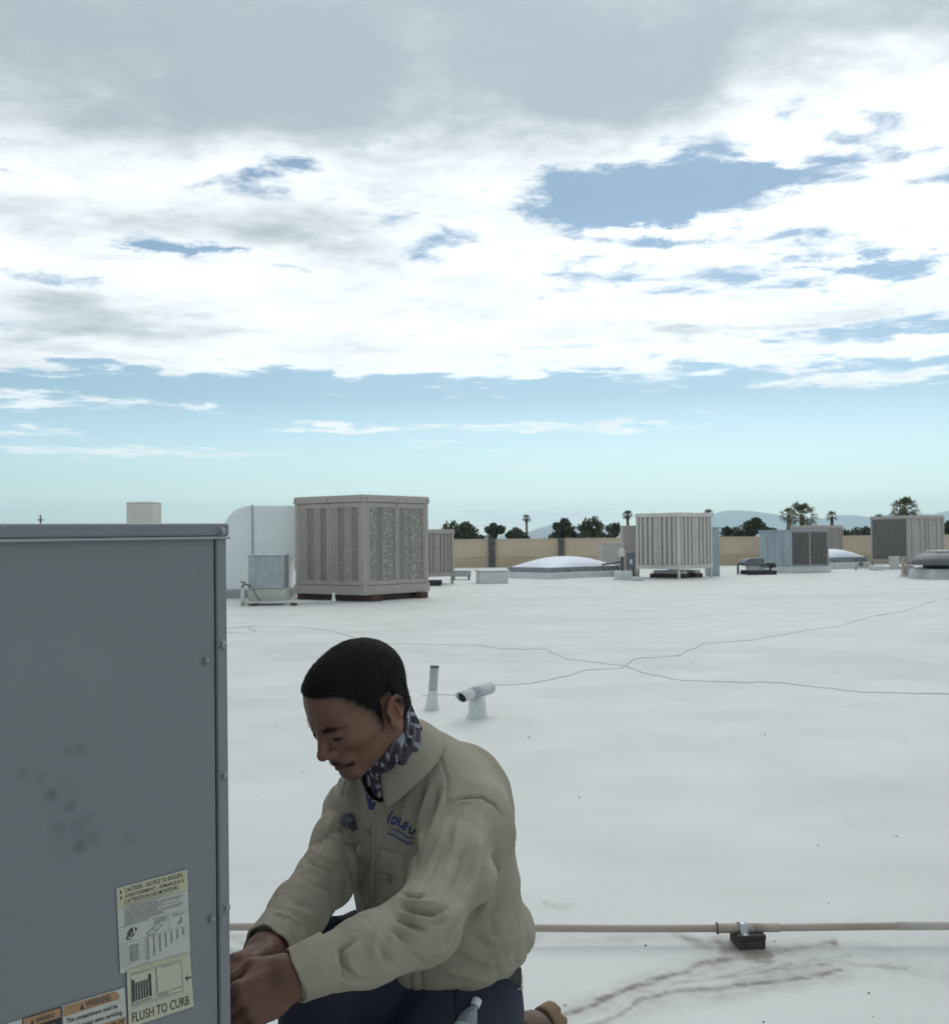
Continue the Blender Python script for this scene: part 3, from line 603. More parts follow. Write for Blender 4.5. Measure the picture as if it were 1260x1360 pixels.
# --- hooded fan with black sleepers left of the cabinet
p = ground(1010, 763.5); s = p.y / FPX; t = thing('hooded_fan', 'small grey hooded roof fan on black sleepers left of the blue-grey cabinet', 'fan', p)
box('timber_sleeper', M_BLACK, t, (-18 * s, 0, 0), (21 * s, .22, 5.5 * s), .01); box('timber_sleeper', M_BLACK, t, (-18 * s, .8, 0), (21 * s, 1.02, 5.5 * s), .01)
v = [(-18 * s, .05), (-15 * s, .32), (-8 * s, .42), (4 * s, .42), (6 * s, .1)]
pr = [(-21 * s, 12 * s), (-18 * s, 19 * s), (-13 * s, 22 * s), (6 * s, 22 * s), (6 * s, 12 * s)]; n = len(pr); vv = [(x, .1, z) for x, z in pr] + [(x, .95, z) for x, z in pr]
MB().add(vv, [tuple(range(n)), tuple(range(n, 2 * n))[::-1]] + [(i, n + i, n + (i + 1) % n, (i + 1) % n) for i in range(n)]).build('hood', M_DARKGREY, t, bev=.02)
box('fan_base', M_WHITECURB, t, (-12 * s, .2, 5.6 * s), (8 * s, .85, 11.9 * s), .01); MB().lathe([(.16, 9 * s), (.2, 10 * s), (.2, 14 * s), (.12, 15.5 * s)], 16, Matrix.Translation((17 * s, .4, 0))).build('motor', M_BLACK, t, True)
box('motor_mount', M_DARKSTRAP, t, (16 * s, .36, 5.6 * s), (18 * s, .44, 9 * s), 0); MB().tube([(-20 * s, .3, 14 * s), (-26 * s, .3, 16 * s), (-27.5 * s, .3, 14 * s), (-27.5 * s, .3, 1 * s)], .04, 8).build('bent_pipe', M_DARKGREY, t, True)
MB().tube([(0, .05, 12 * s), (9 * s, .05, 11 * s), (14 * s, .3, 11 * s)], .03, 8).build('conduit', M_DARKSTRAP, t, True)
# --- white bucket, mushroom fan, switch box at the right
p = ground(1187, 756); s = p.y / FPX; t = thing('bucket', 'white plastic bucket standing in front of the dark-faced cooler', 'bucket', p)
MB().lathe([(.0, .0), (5.6 * s, 0), (5.8 * s, .01), (7 * s, 16 * s), (7.2 * s, 16.2 * s), (7.2 * s, 17.2 * s), (6.7 * s, 17.2 * s), (5.4 * s, .03), (0, .03)], 24).build('bucket_wall', M_PVC, t, True)
MB().tube([(-7.2 * s, 0, 15.5 * s), (-7.4 * s, -.08, 12 * s), (0, -.2, 9.5 * s), (7.4 * s, -.08, 12 * s), (7.2 * s, 0, 15.5 * s)], .008, 6).build('handle', M_GALV, t, True)
p = ground(1275, 769) + Vector((0, .8, 0)); s = p.y / FPX; t = thing('mushroom_fan', 'large dark grey mushroom-capped exhaust fan on a white curb', 'fan', p)
box('curb', M_WHITECURB, t, (-38 * s, -.75, -.03), (60 * s, 1.0, 13 * s), .04, taper=.93)
MB().lathe([(30 * s, 13 * s), (32 * s, 15 * s), (32 * s, 18 * s)], 40).build('windband', M_BLACK, t, True)
MB().lathe([(40 * s, 17.6 * s), (50 * s, 18 * s), (51 * s, 20 * s), (46 * s, 26 * s), (39 * s, 31 * s), (30 * s, 33.4 * s), (18 * s, 34.2 * s), (0.01, 34.4 * s)], 48).build('cap', M_DARKGREY, t, True)
box('top_plate', M_WHITECURB, t, (-20 * s, -.4, 34.5 * s), (40 * s, .6, 37 * s), .01)
p = ground(1206, 766); s = p.y / FPX; t = thing('switch_box', 'small grey switch box with white label on a post by the mushroom fan', 'electrical box', p)
box('switch_body', M_GREYPAINT, t, (-7 * s, 0, 2 * s), (7 * s, .18, 15 * s), .008); box('white_label', M_PVC, t, (-1.5 * s, -.008, 4 * s), (1.8 * s, -.001, 11 * s), 0); box('post', M_GREYPAINT, t, (-6.6 * s, .05, 0), (-3.8 * s, .15, 27 * s), .004); box('base_plate', M_WHITECURB, t, (-8 * s, -.1, -.01), (9 * s, .3, 1.95 * s), .006)
box('arm', M_GREYPAINT, t, (-3.7 * s, .06, 24 * s), (1 * s, .14, 27 * s), .003); MB().tube([(7 * s, .09, 9 * s), (12 * s, .09, 11 * s), (18 * s, .09, 13 * s)], .03, 8).build('white_conduit', M_PVC, t, True)
p = ground(1166, 757); t = thing('splash_block', 'white splash block on the roof by the dark-faced cooler', 'block', p); MB().box((-.24, -.1, 0), (.24, .4, .16), None, .95).build('block_body', M_WHITECURB, t, bev=.02); box('outlet_lip', M_WHITECURB, t, (-.15, -.16, 0), (.15, -.101, .08), .01)
p = ground(1143, 757); t = thing('gas_valve', 'small grey gas valve with bent pipe beside the second skylight', 'valve', p); MB().tube([(-.2, 0, 0), (-.2, 0, .18), (-.1, 0, .22), (.25, .05, .2)], .04, 8).build('valve_pipe', M_GREYPAINT, t, True); MB().lathe([(.07, .14), (.09, .17), (.09, .27), (.05, .3)], 12).build('valve_body', M_DARKGREY, t, True)

# --- vent pipes in the middle of the roof
p = ground(573, 943); s = p.y / FPX; t = thing('vent_pipe', 'leaning white-coated vent pipe standing behind the kneeling man', 'vent pipe', p)
M_PIPEGREY = mat('bare_grey_pipe', (.34, .37, .39), (.44, .47, .48), scale=5, rough=.6)
lean = 4.5 * s
MB().lathe([(11.5 * s, -.02), (11 * s, .0), (9 * s, 5 * s), (7.2 * s, 14 * s), (6.4 * s, 22 * s), (6.2 * s, 26 * s)], 20, Matrix.Shear('XY', 4, (lean / (58 * s), 0))).build('coated_flashing', M_WHITECURB, t, True)
ps = [Vector((lean * k, 0, 58 * s * k)) for k in (.40, 1.0)]
b = MB(); n = 18
for r in (5.9 * s, 5.0 * s): b.tube(ps, r, n, False)
b.f = b.f[:n] + [q[::-1] for q in b.f[n:]] + [(n + k, n + (k + 1) % n, 3 * n + (k + 1) % n, 3 * n + k) for k in range(n)]; b.build('pipe_shaft', M_PIPEGREY, t, True)
MB().tube([ps[1] - Vector((lean * .04, 0, .012)), ps[1] + Vector((0, 0, .002))], 6.05 * s, n, False).build('dark_rim', M_DARKSTRAP, t, True)
p = ground(634, 954); s = p.y / FPX; t = thing('tee_vent', 'short white-coated tee vent with open dark mouth beside the vent pipe', 'vent pipe', p)
MB().lathe([(17 * s, -.02), (16.5 * s, 0), (13.2 * s, 5 * s), (11.6 * s, 14 * s), (11 * s, 30 * s)], 22).build('coated_flashing', M_WHITECURB, t, True)
A = Vector((-21 * s, -.27, 35 * s)); B = Vector((17 * s, .17, 35.5 * s)); A2 = A + Vector((0, 0, 0)); b = MB(); ax = (B - A).normalized(); n = 22; up = Vector((0, 0, 1)); sd_ = ax.cross(up).normalized(); up = sd_.cross(ax)
v = []
for rr, flip in ((7.4 * s, 0), (6.8 * s, 0)):
    for q in (0, .55, 1):
        for k in range(n):
            an = 2 * math.pi * k / n; off = sd_ * math.cos(an) * rr + up * math.sin(an) * rr; c0 = A + (B - A) * q
            if q == 0: c0 = c0 + ax * (6.5 * s) * (-math.sin(an))            # mitred mouth
            v.append(c0 + off)
f = []
for q in range(2):
    for k in range(n): f.append((q * n + k, q * n + (k + 1) % n, (q + 1) * n + (k + 1) % n, (q + 1) * n + k)); f.append((3 * n + q * n + k, 3 * n + (q + 1) * n + k, 3 * n + (q + 1) * n + (k + 1) % n, 3 * n + q * n + (k + 1) % n))
for k in range(n): f.append((k, 3 * n + k, 3 * n + (k + 1) % n, (k + 1) % n)); f.append((2 * n + k, 2 * n + (k + 1) % n, 5 * n + (k + 1) % n, 5 * n + k))
b.add(v, f).build('tee_barrel', M_WHITECURB, t, True)
MB().tube([A + ax * 7.5 * s, A + ax * 30 * s], 6.75 * s, n).build('dark_bore', M_BLACK, t, True)
MB().tube([A + ax * 29 * s, B + ax * .004], 8.0 * s, n).build('grey_collar', M_PIPEGREY, t, True)

# --- condensate pipe along the roof, with coupling, strap and block
M_COPPER = mat('dusty_pipe', (.33, .265, .215), (.40, .34, .29), scale=7, rough=.65, stretch=(.6, 3, 3), lo=.3, hi=.7)
M_COUPL = mat('pale_coupling', (.42, .37, .31), (.33, .28, .23), scale=20, rough=.7)
zp = .0565; pl = ground(180, 1232.5, zp); pr = ground(1500, 1230.5, zp); e = pr - pl
t = thing('roof_pipe', 'long dusty tan pipe running across the roof behind the man', 'pipe', pl)
q = lambda px: (lambda X: (X - pl.x) / e.x)(ground(px, 1231, zp).x)
tilt = lambda k: Vector((e.x * k, e.y * k, .004 * math.sin(k * 9)))
MB().tube([tilt(k / 40) for k in range(41)], .0112, 14).build('pipe_run', M_COPPER, t, True)
k0, k1 = q(952), q(1000); MB().tube([tilt(k0), tilt(k0 + .0004), tilt(k0 + .002), tilt(k1)], [.0170, .0170, .0146, .0142], 16).build('coupling', M_COUPL, t, True)
MB().tube([tilt(k0 - .0009), tilt(k0 + .0003)], .0180, 16).build('coupling_rim', M_DARKSTRAP, t, True)
MB().tube([tilt(q(1190)), tilt(q(1400))], .0122, 14).build('pale_sleeve', mat('pale_sleeve', (.48, .44, .39), (.43, .385, .335), scale=12, rough=.7), t, True)
MB().tube([tilt(q(1000) + .0003), tilt(q(1034))], .0132, 14).build('tape_wrap', M_COUPL, t, True)
BR = R(5); pf = ground(999, 1262.5, .0); t2 = thing('pipe_block', 'black rubber-topped timber block carrying the tan pipe', 'block', (pf.x, pf.y, 0), BR)
box('timber', mat('oiled_timber', (.045, .033, .028), (.08, .055, .045), scale=9, rough=.85, bump=.4, stretch=(4, 1, 4)), t2, (-.042, 0, -.015), (.042, .092, .028), .004); box('rubber_pad', M_BLACK, t2, (-.043, -.002, .0285), (.043, .090, .0448), .003)
xs = tilt(q(985)) + pl; b = MB()
pts = [(0, -.042, -.0108), (0, -.024, -.0106), (0, -.0185, -.003), (0, -.0155, .008), (0, -.009, .0145), (0, 0, .0165), (0, .009, .0145), (0, .0155, .008), (0, .0185, -.003)]
v = []
for (x, y, z) in pts: v += [(xs.x - .012 + z * 0 + y * -.10, xs.y + y, xs.z + z), (xs.x + .012 + y * -.10, xs.y + y, xs.z + z)]
v2 = [(x, y, z + .0018) for x, y, z in v]; n = len(pts); f = []
for i in range(n - 1): f += [(2 * i, 2 * i + 1, 2 * i + 3, 2 * i + 2), (2 * n + 2 * i, 2 * n + 2 * i + 2, 2 * n + 2 * i + 3, 2 * n + 2 * i + 1), (2 * i, 2 * i + 2, 2 * n + 2 * i + 2, 2 * n + 2 * i), (2 * i + 1, 2 * n + 2 * i + 1, 2 * n + 2 * i + 3, 2 * i + 3)]
inv = Matrix.Translation(-t2.location) ; Rz = Matrix.Rotation(-BR, 4, 'Z')
b.add([Rz @ inv @ Vector(p) for p in v + v2], f).build('pipe_strap', mat('zinc_strap', (.45, .48, .50), (.35, .38, .40), scale=20, rough=.35, metal=.7), t2, True)

# ------------------------------------------------------------------ the near packaged unit
M_UNIT = mat('unit_grey_paint', (.192, .203, .214), (.177, .188, .199), scale=5, rough=.50, bump=.06, bscale=240, lo=.2, hi=.8, spec=.4, bdist=.003)
M_UNITLID = mat('unit_lid_paint', (.185, .198, .212), (.168, .18, .194), scale=9, rough=.45, bump=.05, bscale=200, spec=.45)
M_SCREW = mat('zinc_screw', (.30, .32, .335), (.20, .215, .23), scale=60, rough=.38, metal=.8)
UA = R(49.4); P0 = at(300.0, 700, 1.36); P0 = Vector((P0.x, P0.y, 0))
ux, uy = Vector((math.cos(UA), math.sin(UA), 0)), Vector((-math.sin(UA), math.cos(UA), 0))
UMAT = Matrix.Translation(P0 + Vector((0, 0, 1.27))) @ Matrix.Rotation(UA, 4, 'Z') @ Matrix.Rotation(R(-.42), 4, 'Y') @ Matrix.Translation((0, 0, -1.27)); UINV = UMAT.inverted()
def onface(px, py, off=0.0):
    """local (x, z) on the unit's front sheet of a point seen at px,py"""
    o = UINV @ Vector((0, 0, CAMH)); r = UINV.to_3x3() @ ray(px, py)
    p = o + r * ((-off - o.y) / r.y); return p.x, p.z
unit = thing('packaged_unit', 'grey packaged rooftop air conditioning unit with yellowed stickers, near the kneeling man', 'air conditioner', P0, UA)
unit.matrix_world = UMAT
WID, DEP, ZB = 1.55, .95, .10
ztop = onface(294, 695)[1]; zlid = onface(294, 716)[1]; xg = onface(286.5, 800)[0]
UM = None
pan = MB(); nx, nz = 150, 110; xs = np.linspace(-WID, xg - .0015, nx); zs = np.linspace(ZB + .04, zlid + .004, nz)
XX, ZZ = np.meshgrid(xs, zs); V = np.stack([XX.ravel(), np.full(XX.size, .0018), ZZ.ravel()], 1)
V[:, 1] += .0008 * fbm(V * 4, 3, 5)
i = np.arange(nx * nz).reshape(nz, nx); F = np.stack([i[:-1, :-1].ravel(), i[:-1, 1:].ravel(), i[1:, 1:].ravel(), i[1:, :-1].ravel()], 1)
# finer patch of sheet where the smudges are
me = np_mesh('front_panel', V, F, M_UNIT); front = link('front_panel', me, None, unit, True)
sm = mat('grease_smudge', (.06, .055, .06), rough=.6)
t_ = M_UNIT.node_tree; p_ = t_.nodes['Principled BSDF']; src = p_.inputs['Base Color'].links[0].from_socket
tcn = t_.nodes.new('ShaderNodeTexCoord'); nz_ = t_.nodes.new('ShaderNodeTexNoise'); nz_.inputs['Scale'].default_value = 60; nz_.inputs['Detail'].default_value = 4; t_.links.new(tcn.outputs['Object'], nz_.inputs['Vector'])
acc = None
for px, py, rr, am in ((92, 998, 9, .30), (108, 995, 9, .28), (32, 1028, 10, .26), (55, 1033, 10, .24), (70, 1056, 10, .62), (94, 1071, 9, .50), (78, 1100, 13, .34), (104, 1098, 14, .34), (118, 1090, 12, .22), (108, 1124, 11, .66), (124, 1112, 14, .34), (174, 1113, 9, .20), (95, 1115, 30, .12), (85, 1060, 30, .10), (263, 754, 2.2, .5), (264, 760, 2.0, .4)):
    x, z = onface(px, py); x2, _ = onface(px + rr, py); _, z2 = onface(px, py + rr)
    vm = t_.nodes.new('ShaderNodeVectorMath'); vm.operation = 'SUBTRACT'; t_.links.new(tcn.outputs['Object'], vm.inputs[0]); vm.inputs[1].default_value = (x, 0, z)
    vs_ = t_.nodes.new('ShaderNodeVectorMath'); vs_.operation = 'MULTIPLY'; t_.links.new(vm.outputs[0], vs_.inputs[0]); vs_.inputs[1].default_value = (1 / abs(x2 - x), 0, 1 / abs(z2 - z))
    ln = t_.nodes.new('ShaderNodeVectorMath'); ln.operation = 'LENGTH'; t_.links.new(vs_.outputs[0], ln.inputs[0])
    mr = t_.nodes.new('ShaderNodeMapRange'); mr.interpolation_type = 'SMOOTHSTEP'; mr.inputs[1].default_value = 0; mr.inputs[2].default_value = 1.5; mr.inputs[3].default_value = am; mr.inputs[4].default_value = 0; t_.links.new(ln.outputs['Value'], mr.inputs[0])
    if acc is None: acc = mr.outputs[0]
    else:
        ad = t_.nodes.new('ShaderNodeMath'); ad.operation = 'MAXIMUM'; t_.links.new(acc, ad.inputs[0]); t_.links.new(mr.outputs[0], ad.inputs[1]); acc = ad.outputs[0]
ml = t_.nodes.new('ShaderNodeMath'); ml.operation = 'MULTIPLY'; t_.links.new(acc, ml.inputs[0]); mm = t_.nodes.new('ShaderNodeMapRange'); mm.inputs[1].default_value = .3; mm.inputs[2].default_value = .7; mm.inputs[3].default_value = .7; mm.inputs[4].default_value = 1.3; t_.links.new(nz_.outputs[0], mm.inputs[0]); t_.links.new(mm.outputs[0], ml.inputs[1])
mx = t_.nodes.new('ShaderNodeMix'); mx.data_type = 'RGBA'; t_.links.new(ml.outputs[0], mx.inputs[0]); t_.links.new(src, mx.inputs[6]); mx.inputs[7].default_value = (.075, .068, .08, 1); t_.links.new(mx.outputs[2], p_.inputs['Base Color'])
M_UNIT2 = mat('unit_grey_paint_post', (.204, .215, .228), (.188, .198, .211), scale=5, rough=.50, bump=.06, bscale=240, spec=.4, bdist=.003)
box('inner_shell', M_BLACK, unit, (-WID + .01, .004, ZB + .02), (-.012, DEP - .004, ztop - .004), 0)
box('corner_post', M_UNIT2, unit, (xg + .0015, -.0015, ZB + .03), (0, .045, zlid + .004), .0022)
lid = MB().box((-WID - .01, -.0055, zlid + .0035), (.0020, DEP + .0055, ztop)).build('lid', M_UNITLID, unit, bev=.003)
MB().box((-WID - .01, -.0072, zlid), (.0026, DEP + .0072, zlid + .0034)).build('drip_edge', mat('lid_edge', (.33, .345, .36), (.28, .29, .31), rough=.4), lid, bev=.0012)
box('end_panel', M_UNIT2, unit, (-.0115, .048, ZB + .03), (0, DEP, zlid + .004), .002); box('back_panel', M_UNIT2, unit, (-WID, DEP - .003, ZB + .03), (-.013, DEP, zlid + .004), .001)
box('far_panel', M_UNIT2, unit, (-WID - .002, .003, ZB + .03), (-WID + .009, DEP - .004, zlid + .004), .001)
box('base_rail', M_DARKGREY, unit, (-WID - .01, -.012, .045), (.01, DEP + .01, ZB + .029), .003); box('roof_curb', M_WHITECURB, unit, (-WID + .03, .03, -.03), (-.03, DEP - .03, .0449), .01)
for zz_ in (.25, .62): box('access_latch', M_SCREW, unit, (.0005, .12, zz_), (.012, .17, zz_ + .03), .002)
box('service_cover', M_UNIT2, unit, (.0005, .10, .45), (.010, .42, .78), .003)
def screw(px, py, r, off):
    x, z = onface(px, py, off); o = bpy.data.objects.new('screw', screw_me); COL.objects.link(o); o.parent = unit
    o.matrix_local = Matrix.Translation((x, -off, z)) @ Matrix.Rotation(random.uniform(0, 1), 4, 'Y') @ Matrix.Rotation(R(90), 4, 'X') @ Matrix.Scale(r / .006, 4)
b = MB().lathe([(.0062, 0), (.0060, .0009), (.0052, .0013)], 20); n0 = len(b.v); b.lathe([(.0040, .0013), (.0040, .0040), (.0034, .0046)], 6); b.lathe([(.0018, .0045), (.0012, .0049)], 8)
screw_me = b.mesh('screw'); screw_me.materials.append(M_SCREW)
for px, py, r, off in ((294, 706, .0062, .0056), (295, 856.5, .0062, .0016), (297.5, 1031, .0058, .0016), (300.5, 1206, .0058, .0016), (303, 1388, .0058, .0016), (274, 878, .0045, .0), (282, 1221, .0045, .0), (262, 1560, .0045, .0)): screw(px, py, r, off)

# --- stickers: paper sheet mapped on four picture corners, print as thin shapes on it
M_PAPERA = mat('yellowed_paper', (.46, .455, .37), (.42, .415, .335), scale=30, rough=.6); M_PAPERB = mat('cream_paper', (.47, .445, .34), (.43, .41, .315), scale=30, rough=.6); M_PAPERW = mat('dull_white_paper', (.45, .45, .405), (.41, .41, .37), scale=30, rough=.6)
M_INK = mat('faded_black_ink', (.035, .035, .035), (.06, .06, .06), scale=50, rough=.7); M_INKG = mat('grey_small_print', (.19, .20, .19), (.26, .27, .25), scale=300, rough=.7, detail=2, lo=.45, hi=.55)
M_ORANGE = mat('faded_orange', (.34, .20, .10), (.30, .175, .09), scale=30, rough=.6); M_YEL = mat('faded_yellow', (.44, .42, .28), (.41, .39, .265), scale=30, rough=.6)
class Sticker:
    def __init__(s, name, corners, m, lift, label):
        s.c = [np.array((*onface(*p),)) for p in corners]; s.lift = lift
        n = 12; V = []; F = []
        for j in range(n + 1):
            for i in range(n + 1): V.append(s.p(i / n, j / n, -.00015 + .00012 * math.sin(i * 1.3 + j * 2.1)))
        for j in range(n):
            for i in range(n): q = j * (n + 1) + i; F.append((q, q + n + 1, q + n + 2, q + 1))
        s.o = link(name, np_mesh(name, V, F, m), None, front, True); s.o['label'] = label
    def p(s, u, v, d=0.0):
        a = s.c[0] * (1 - u) + s.c[1] * u; b = s.c[3] * (1 - u) + s.c[2] * u; q = a * (1 - v) + b * v; return (q[0], .0010 - s.lift - d, q[1])
    def rects(s, name, m, rs, d=.0003):
        b = MB()
        for u0, v0, u1, v1 in rs: b.add([s.p(u0, v1, d), s.p(u1, v1, d), s.p(u1, v0, d), s.p(u0, v0, d)], [(0, 1, 2, 3)])
        return b.build(name, m, front)
    def poly(s, name, m, polys, d=.0003):
        b = MB()
        for pl_ in polys: b.add([s.p(u, v, d) for u, v in pl_], [tuple(range(len(pl_)))])
        return b.build(name, m, front)
    def text(s, txt, u0, v0, u1, v1, m, d=.0005, bold=.012):
        cu = bpy.data.curves.new('t', 'FONT'); cu.body = txt; cu.resolution_u = 2; cu.offset = bold; ob = bpy.data.objects.new('t', cu); COL.objects.link(ob)
        dg = bpy.context.evaluated_depsgraph_get(); me = bpy.data.meshes.new_from_object(ob.evaluated_get(dg)); bpy.data.objects.remove(ob)
        co = np.array([v.co[:] for v in me.vertices]); lo, hi = co.min(0), co.max(0)
        for v in me.vertices:
            a = (v.co.x - lo[0]) / (hi[0] - lo[0]); b = (v.co.y - lo[1]) / (hi[1] - lo[1]); v.co = s.p(u0 + (u1 - u0) * a, v1 + (v0 - v1) * b, d)
        me.materials.clear(); return link('lettering', me, m, front)
A = Sticker('rigging_sticker', [(155, 1180), (249, 1154.5), (253.5, 1266), (160.5, 1293.5)], M_PAPERW, .0006, 'tall faded caution sticker with diagrams')
A.rects('yellow_band', M_YEL, [(.012, .01, .985, .24)], .0002)
A.text('CAUTION - NOTICE TO RIGGERS', .10, .025, .93, .075, M_INK); A.text("AVERTISSEMENT - REMARQUE \u00c0", .10, .088, .95, .145, M_INK); A.text("L'ATTENTION DES MONTEURS", .10, .157, .86, .205, M_INK)
A.poly('warning_triangle', M_INK, [[(.035, .075), (.055, .03), (.075, .075)], [(.035, .14), (.055, .095), (.075, .14)]])
rr = [(.10 + .02 * (k % 2), .215 + k * .018, .45 + random.random() * .45, .222 + k * .018) for k in range(2)]
for k in range(11): rr.append((.09, .262 + k * .0185, (.55, .93, .9, .62, .88)[k % 5] * (1 - .25 * (k > 8)), .271 + k * .0185))
A.rects('small_print', M_INKG, rr); A.rects('rule', M_INKG, [(.01, .245, .99, .249), (.01, .465, .99, .469), (.70, .469, .704, .66), (.01, .66, .99, .664), (.36, .664, .364, .99)])
A.rects('fine_print_block', M_INKG, [(.48, .48, .68, .487), (.48, .495, .69, .502), (.48, .51, .66, .517), (.48, .525, .69, .532), (.75, .485, .85, .495), (.88, .49, .95, .5), (.75, .505, .9, .513)])
A.poly('crate_drawing', M_INK, [[(.10, .60), (.16, .56), (.17, .58), (.11, .62)], [(.11, .56), (.17, .50), (.19, .53), (.13, .59)], [(.17, .52), (.19, .49), (.20, .56), (.18, .58)], [(.16, .60), (.22, .57), (.22, .585), (.165, .625)], [(.10, .61), (.16, .625), (.16, .64), (.10, .625)], [(.22, .51), (.25, .52), (.25, .55), (.23, .56)]])
A.poly('frame_drawing', M_INKG, [[(.38, .615), (.55, .53), (.56, .54), (.395, .625)], [(.395, .64), (.46, .645), (.46, .655), (.395, .65)], [(.46, .65), (.60, .57), (.605, .58), (.465, .66)], [(.55, .53), (.60, .565), (.605, .58), (.555, .545)], [(.46, .585), (.52, .61), (.515, .62), (.455, .595)], [(.38, .615), (.395, .612), (.41, .645), (.395, .65)]])
A.poly('hook_drawing', M_INKG, [[(.82, .60), (.86, .575), (.885, .53), (.90, .56), (.89, .60), (.85, .625)]])
A.rects('table_columns', M_INKG, [(.38 + .085 * k, .675, .405 + .085 * k, .93 - .028 * k) for k in range(7)]); A.rects('table_rows', M_INKG, [(.02, .70 + .036 * k, .13, .705 + .036 * k) for k in range(7)] + [(.27, .70 + .036 * k, .36, .705 + .036 * k) for k in range(6)] + [(.14, .705, .26, .90)])
Bs = Sticker('curb_sticker', [(168.5, 1288), (252.5, 1264.5), (257.5, 1336.5), (171.5, 1365)], M_PAPERB, .0012, 'cream sticker reading FLUSH TO CURB with an arrow')
Bs.rects('yellow_edge', M_YEL, [(.0, .0, .98, .06)], .0002)
Bs.text('FLUSH TO CURB', .05, .765, .93, .935, M_INK, bold=.004)
fr = lambda u0, v0, u1, v1, w=.012: [(u0, v0, u1, v0 + w), (u0, v1 - w, u1, v1), (u0, v0 + w, u0 + w * .6, v1 - w), (u1 - w * .6, v0 + w, u1, v1 - w)]
Bs.rects('outline', M_INKG, fr(.05, .09, .85, .66) + [(.43, .10, .455, .55), (.08, .11, .36, .117), (.52, .12, .82, .126), (.52, .135, .72, .141), (.05, .69, .88, .694)])
Bs.rects('grille_drawing', M_INK, [(.06, .20, .105, .58), (.32, .18, .36, .57)] + [(.115 + k * .041, .26, .143 + k * .041, .575) for k in range(5)])
Bs.rects('base_drawing', M_INKG, [(.05, .60, .36, .63), (.40, .57, .85, .585), (.46, .60, .62, .63)])
Bs.poly('arrow', M_INK, [[(.885, .455), (.93, .40), (.93, .44), (.99, .44), (.99, .47), (.93, .47), (.93, .51)]])
Cs = Sticker('warning_sticker', [(83, 1336), (166, 1311.5), (170, 1380), (87, 1407)], M_PAPERW, .0008, 'white and orange bilingual warning sticker')
Cs.poly('orange_band', M_ORANGE, [[(.01, .21), (.01, .02), (.84, .02), (.90, .10), (.90, .19)]], .0002); Cs.rects('orange_band', M_ORANGE, [(.01, .56, .99, .80)], .0002)
Cs.text('WARNING', .36, .035, .76, .17, M_INK); Cs.poly('warning_triangle', M_INK, [[(.26, .18), (.30, .06), (.34, .18)]]); Cs.text('This compartment must be', .05, .26, .86, .37, M_INK, bold=.02); Cs.text('closed except when servicing.', .05, .41, .94, .52, M_INK, bold=.02)
Cs.text('AVERTISSEMENT', .10, .60, .96, .755, M_INK); Cs.poly('warning_triangle', M_INK, [[(.02, .77), (.05, .62), (.08, .77)]]); Cs.text('Ce compartiment doit rester', .05, .84, .86, .94, M_INK, bold=.02)
Ds = Sticker('notice_sticker', [(31, 1353), (81.5, 1337.5), (84, 1420), (33, 1437)], M_BLACK, .0007, 'small dark notice sticker with orange heading')
Ds.rects('orange_band', M_ORANGE, [(.01, .01, .985, .16)], .0002); Ds.text('WARNING', .32, .05, .82, .13, M_INK); Ds.poly('warning_triangle', M_INK, [[(.18, .135), (.23, .045), (.28, .135)]]); Ds.text('Electrical hazard', .1, .22, .8, .29, M_PAPERW, bold=.01)
Es = Sticker('blank_sticker', [(-30, 1372), (30, 1353.5), (32, 1420), (-28, 1440)], M_PAPERW, .0005, 'dull white sticker edge beside the dark notice')

# ------------------------------------------------------------------ sculpting tools: distance fields meshed by surface nets
def npv(*a): return np.array(a, float)
def W3(px, py, d): return np.array(at(px, py, d))
def rcone(P, a, b, ra, rb):
    a = np.asarray(a, float); b = np.asarray(b, float); d = b - a; t = np.clip(((P - a) @ d) / max(d @ d, 1e-12), 0, 1)
    return np.linalg.norm(P - a - t[:, None] * d, axis=1) - (ra + (rb - ra) * t)
def ell(P, c, r, B=None):
    q = P - np.asarray(c, float)
    if B is not None: q = q @ np.asarray(B).T
    r = np.asarray(r, float); k0 = np.linalg.norm(q / r, axis=1); k1 = np.linalg.norm(q / (r * r), axis=1) + 1e-9
    return k0 * (k0 - 1) / k1
def smin(a, b, k):
    h = np.clip(.5 + .5 * (b - a) / k, 0, 1); return b + (a - b) * h - k * h * (1 - h)
def smax(a, b, k): return -smin(-a, -b, k)
def chain(P, pts, rs, k=.01):
    d = rcone(P, pts[0], pts[1], rs[0], rs[1])
    for i in range(1, len(pts) - 1): d = smin(d, rcone(P, pts[i], pts[i + 1], rs[i], rs[i + 1]), k)
    return d
def loft(P, st, L, Fw):
    """torso-like solid through stations (centre, half width along L, half depth along Fw)"""
    C = np.array([s[0] for s in st]); ax = C[-1] - C[0]; ln = np.linalg.norm(ax); ax = ax / ln
    T = (C - C[0]) @ ax; t = (P - C[0]) @ ax; tc = np.clip(t, T[0], T[-1])
    c = np.stack([np.interp(tc, T, C[:, i]) for i in range(3)], 1); rl = np.interp(tc, T, [s[1] for s in st]); rf = np.interp(tc, T, [s[2] for s in st])
    q = P - c; q = q - (q @ ax)[:, None] * ax; h = t - tc
    Lp = L - ax * (L @ ax); Lp /= np.linalg.norm(Lp); Fp = np.cross(ax, Lp)
    k = np.sqrt((q @ Lp / rl) ** 2 + (q @ Fp / rf) ** 2 + (h / .05) ** 2); return (k - 1) * np.minimum(rl, rf)
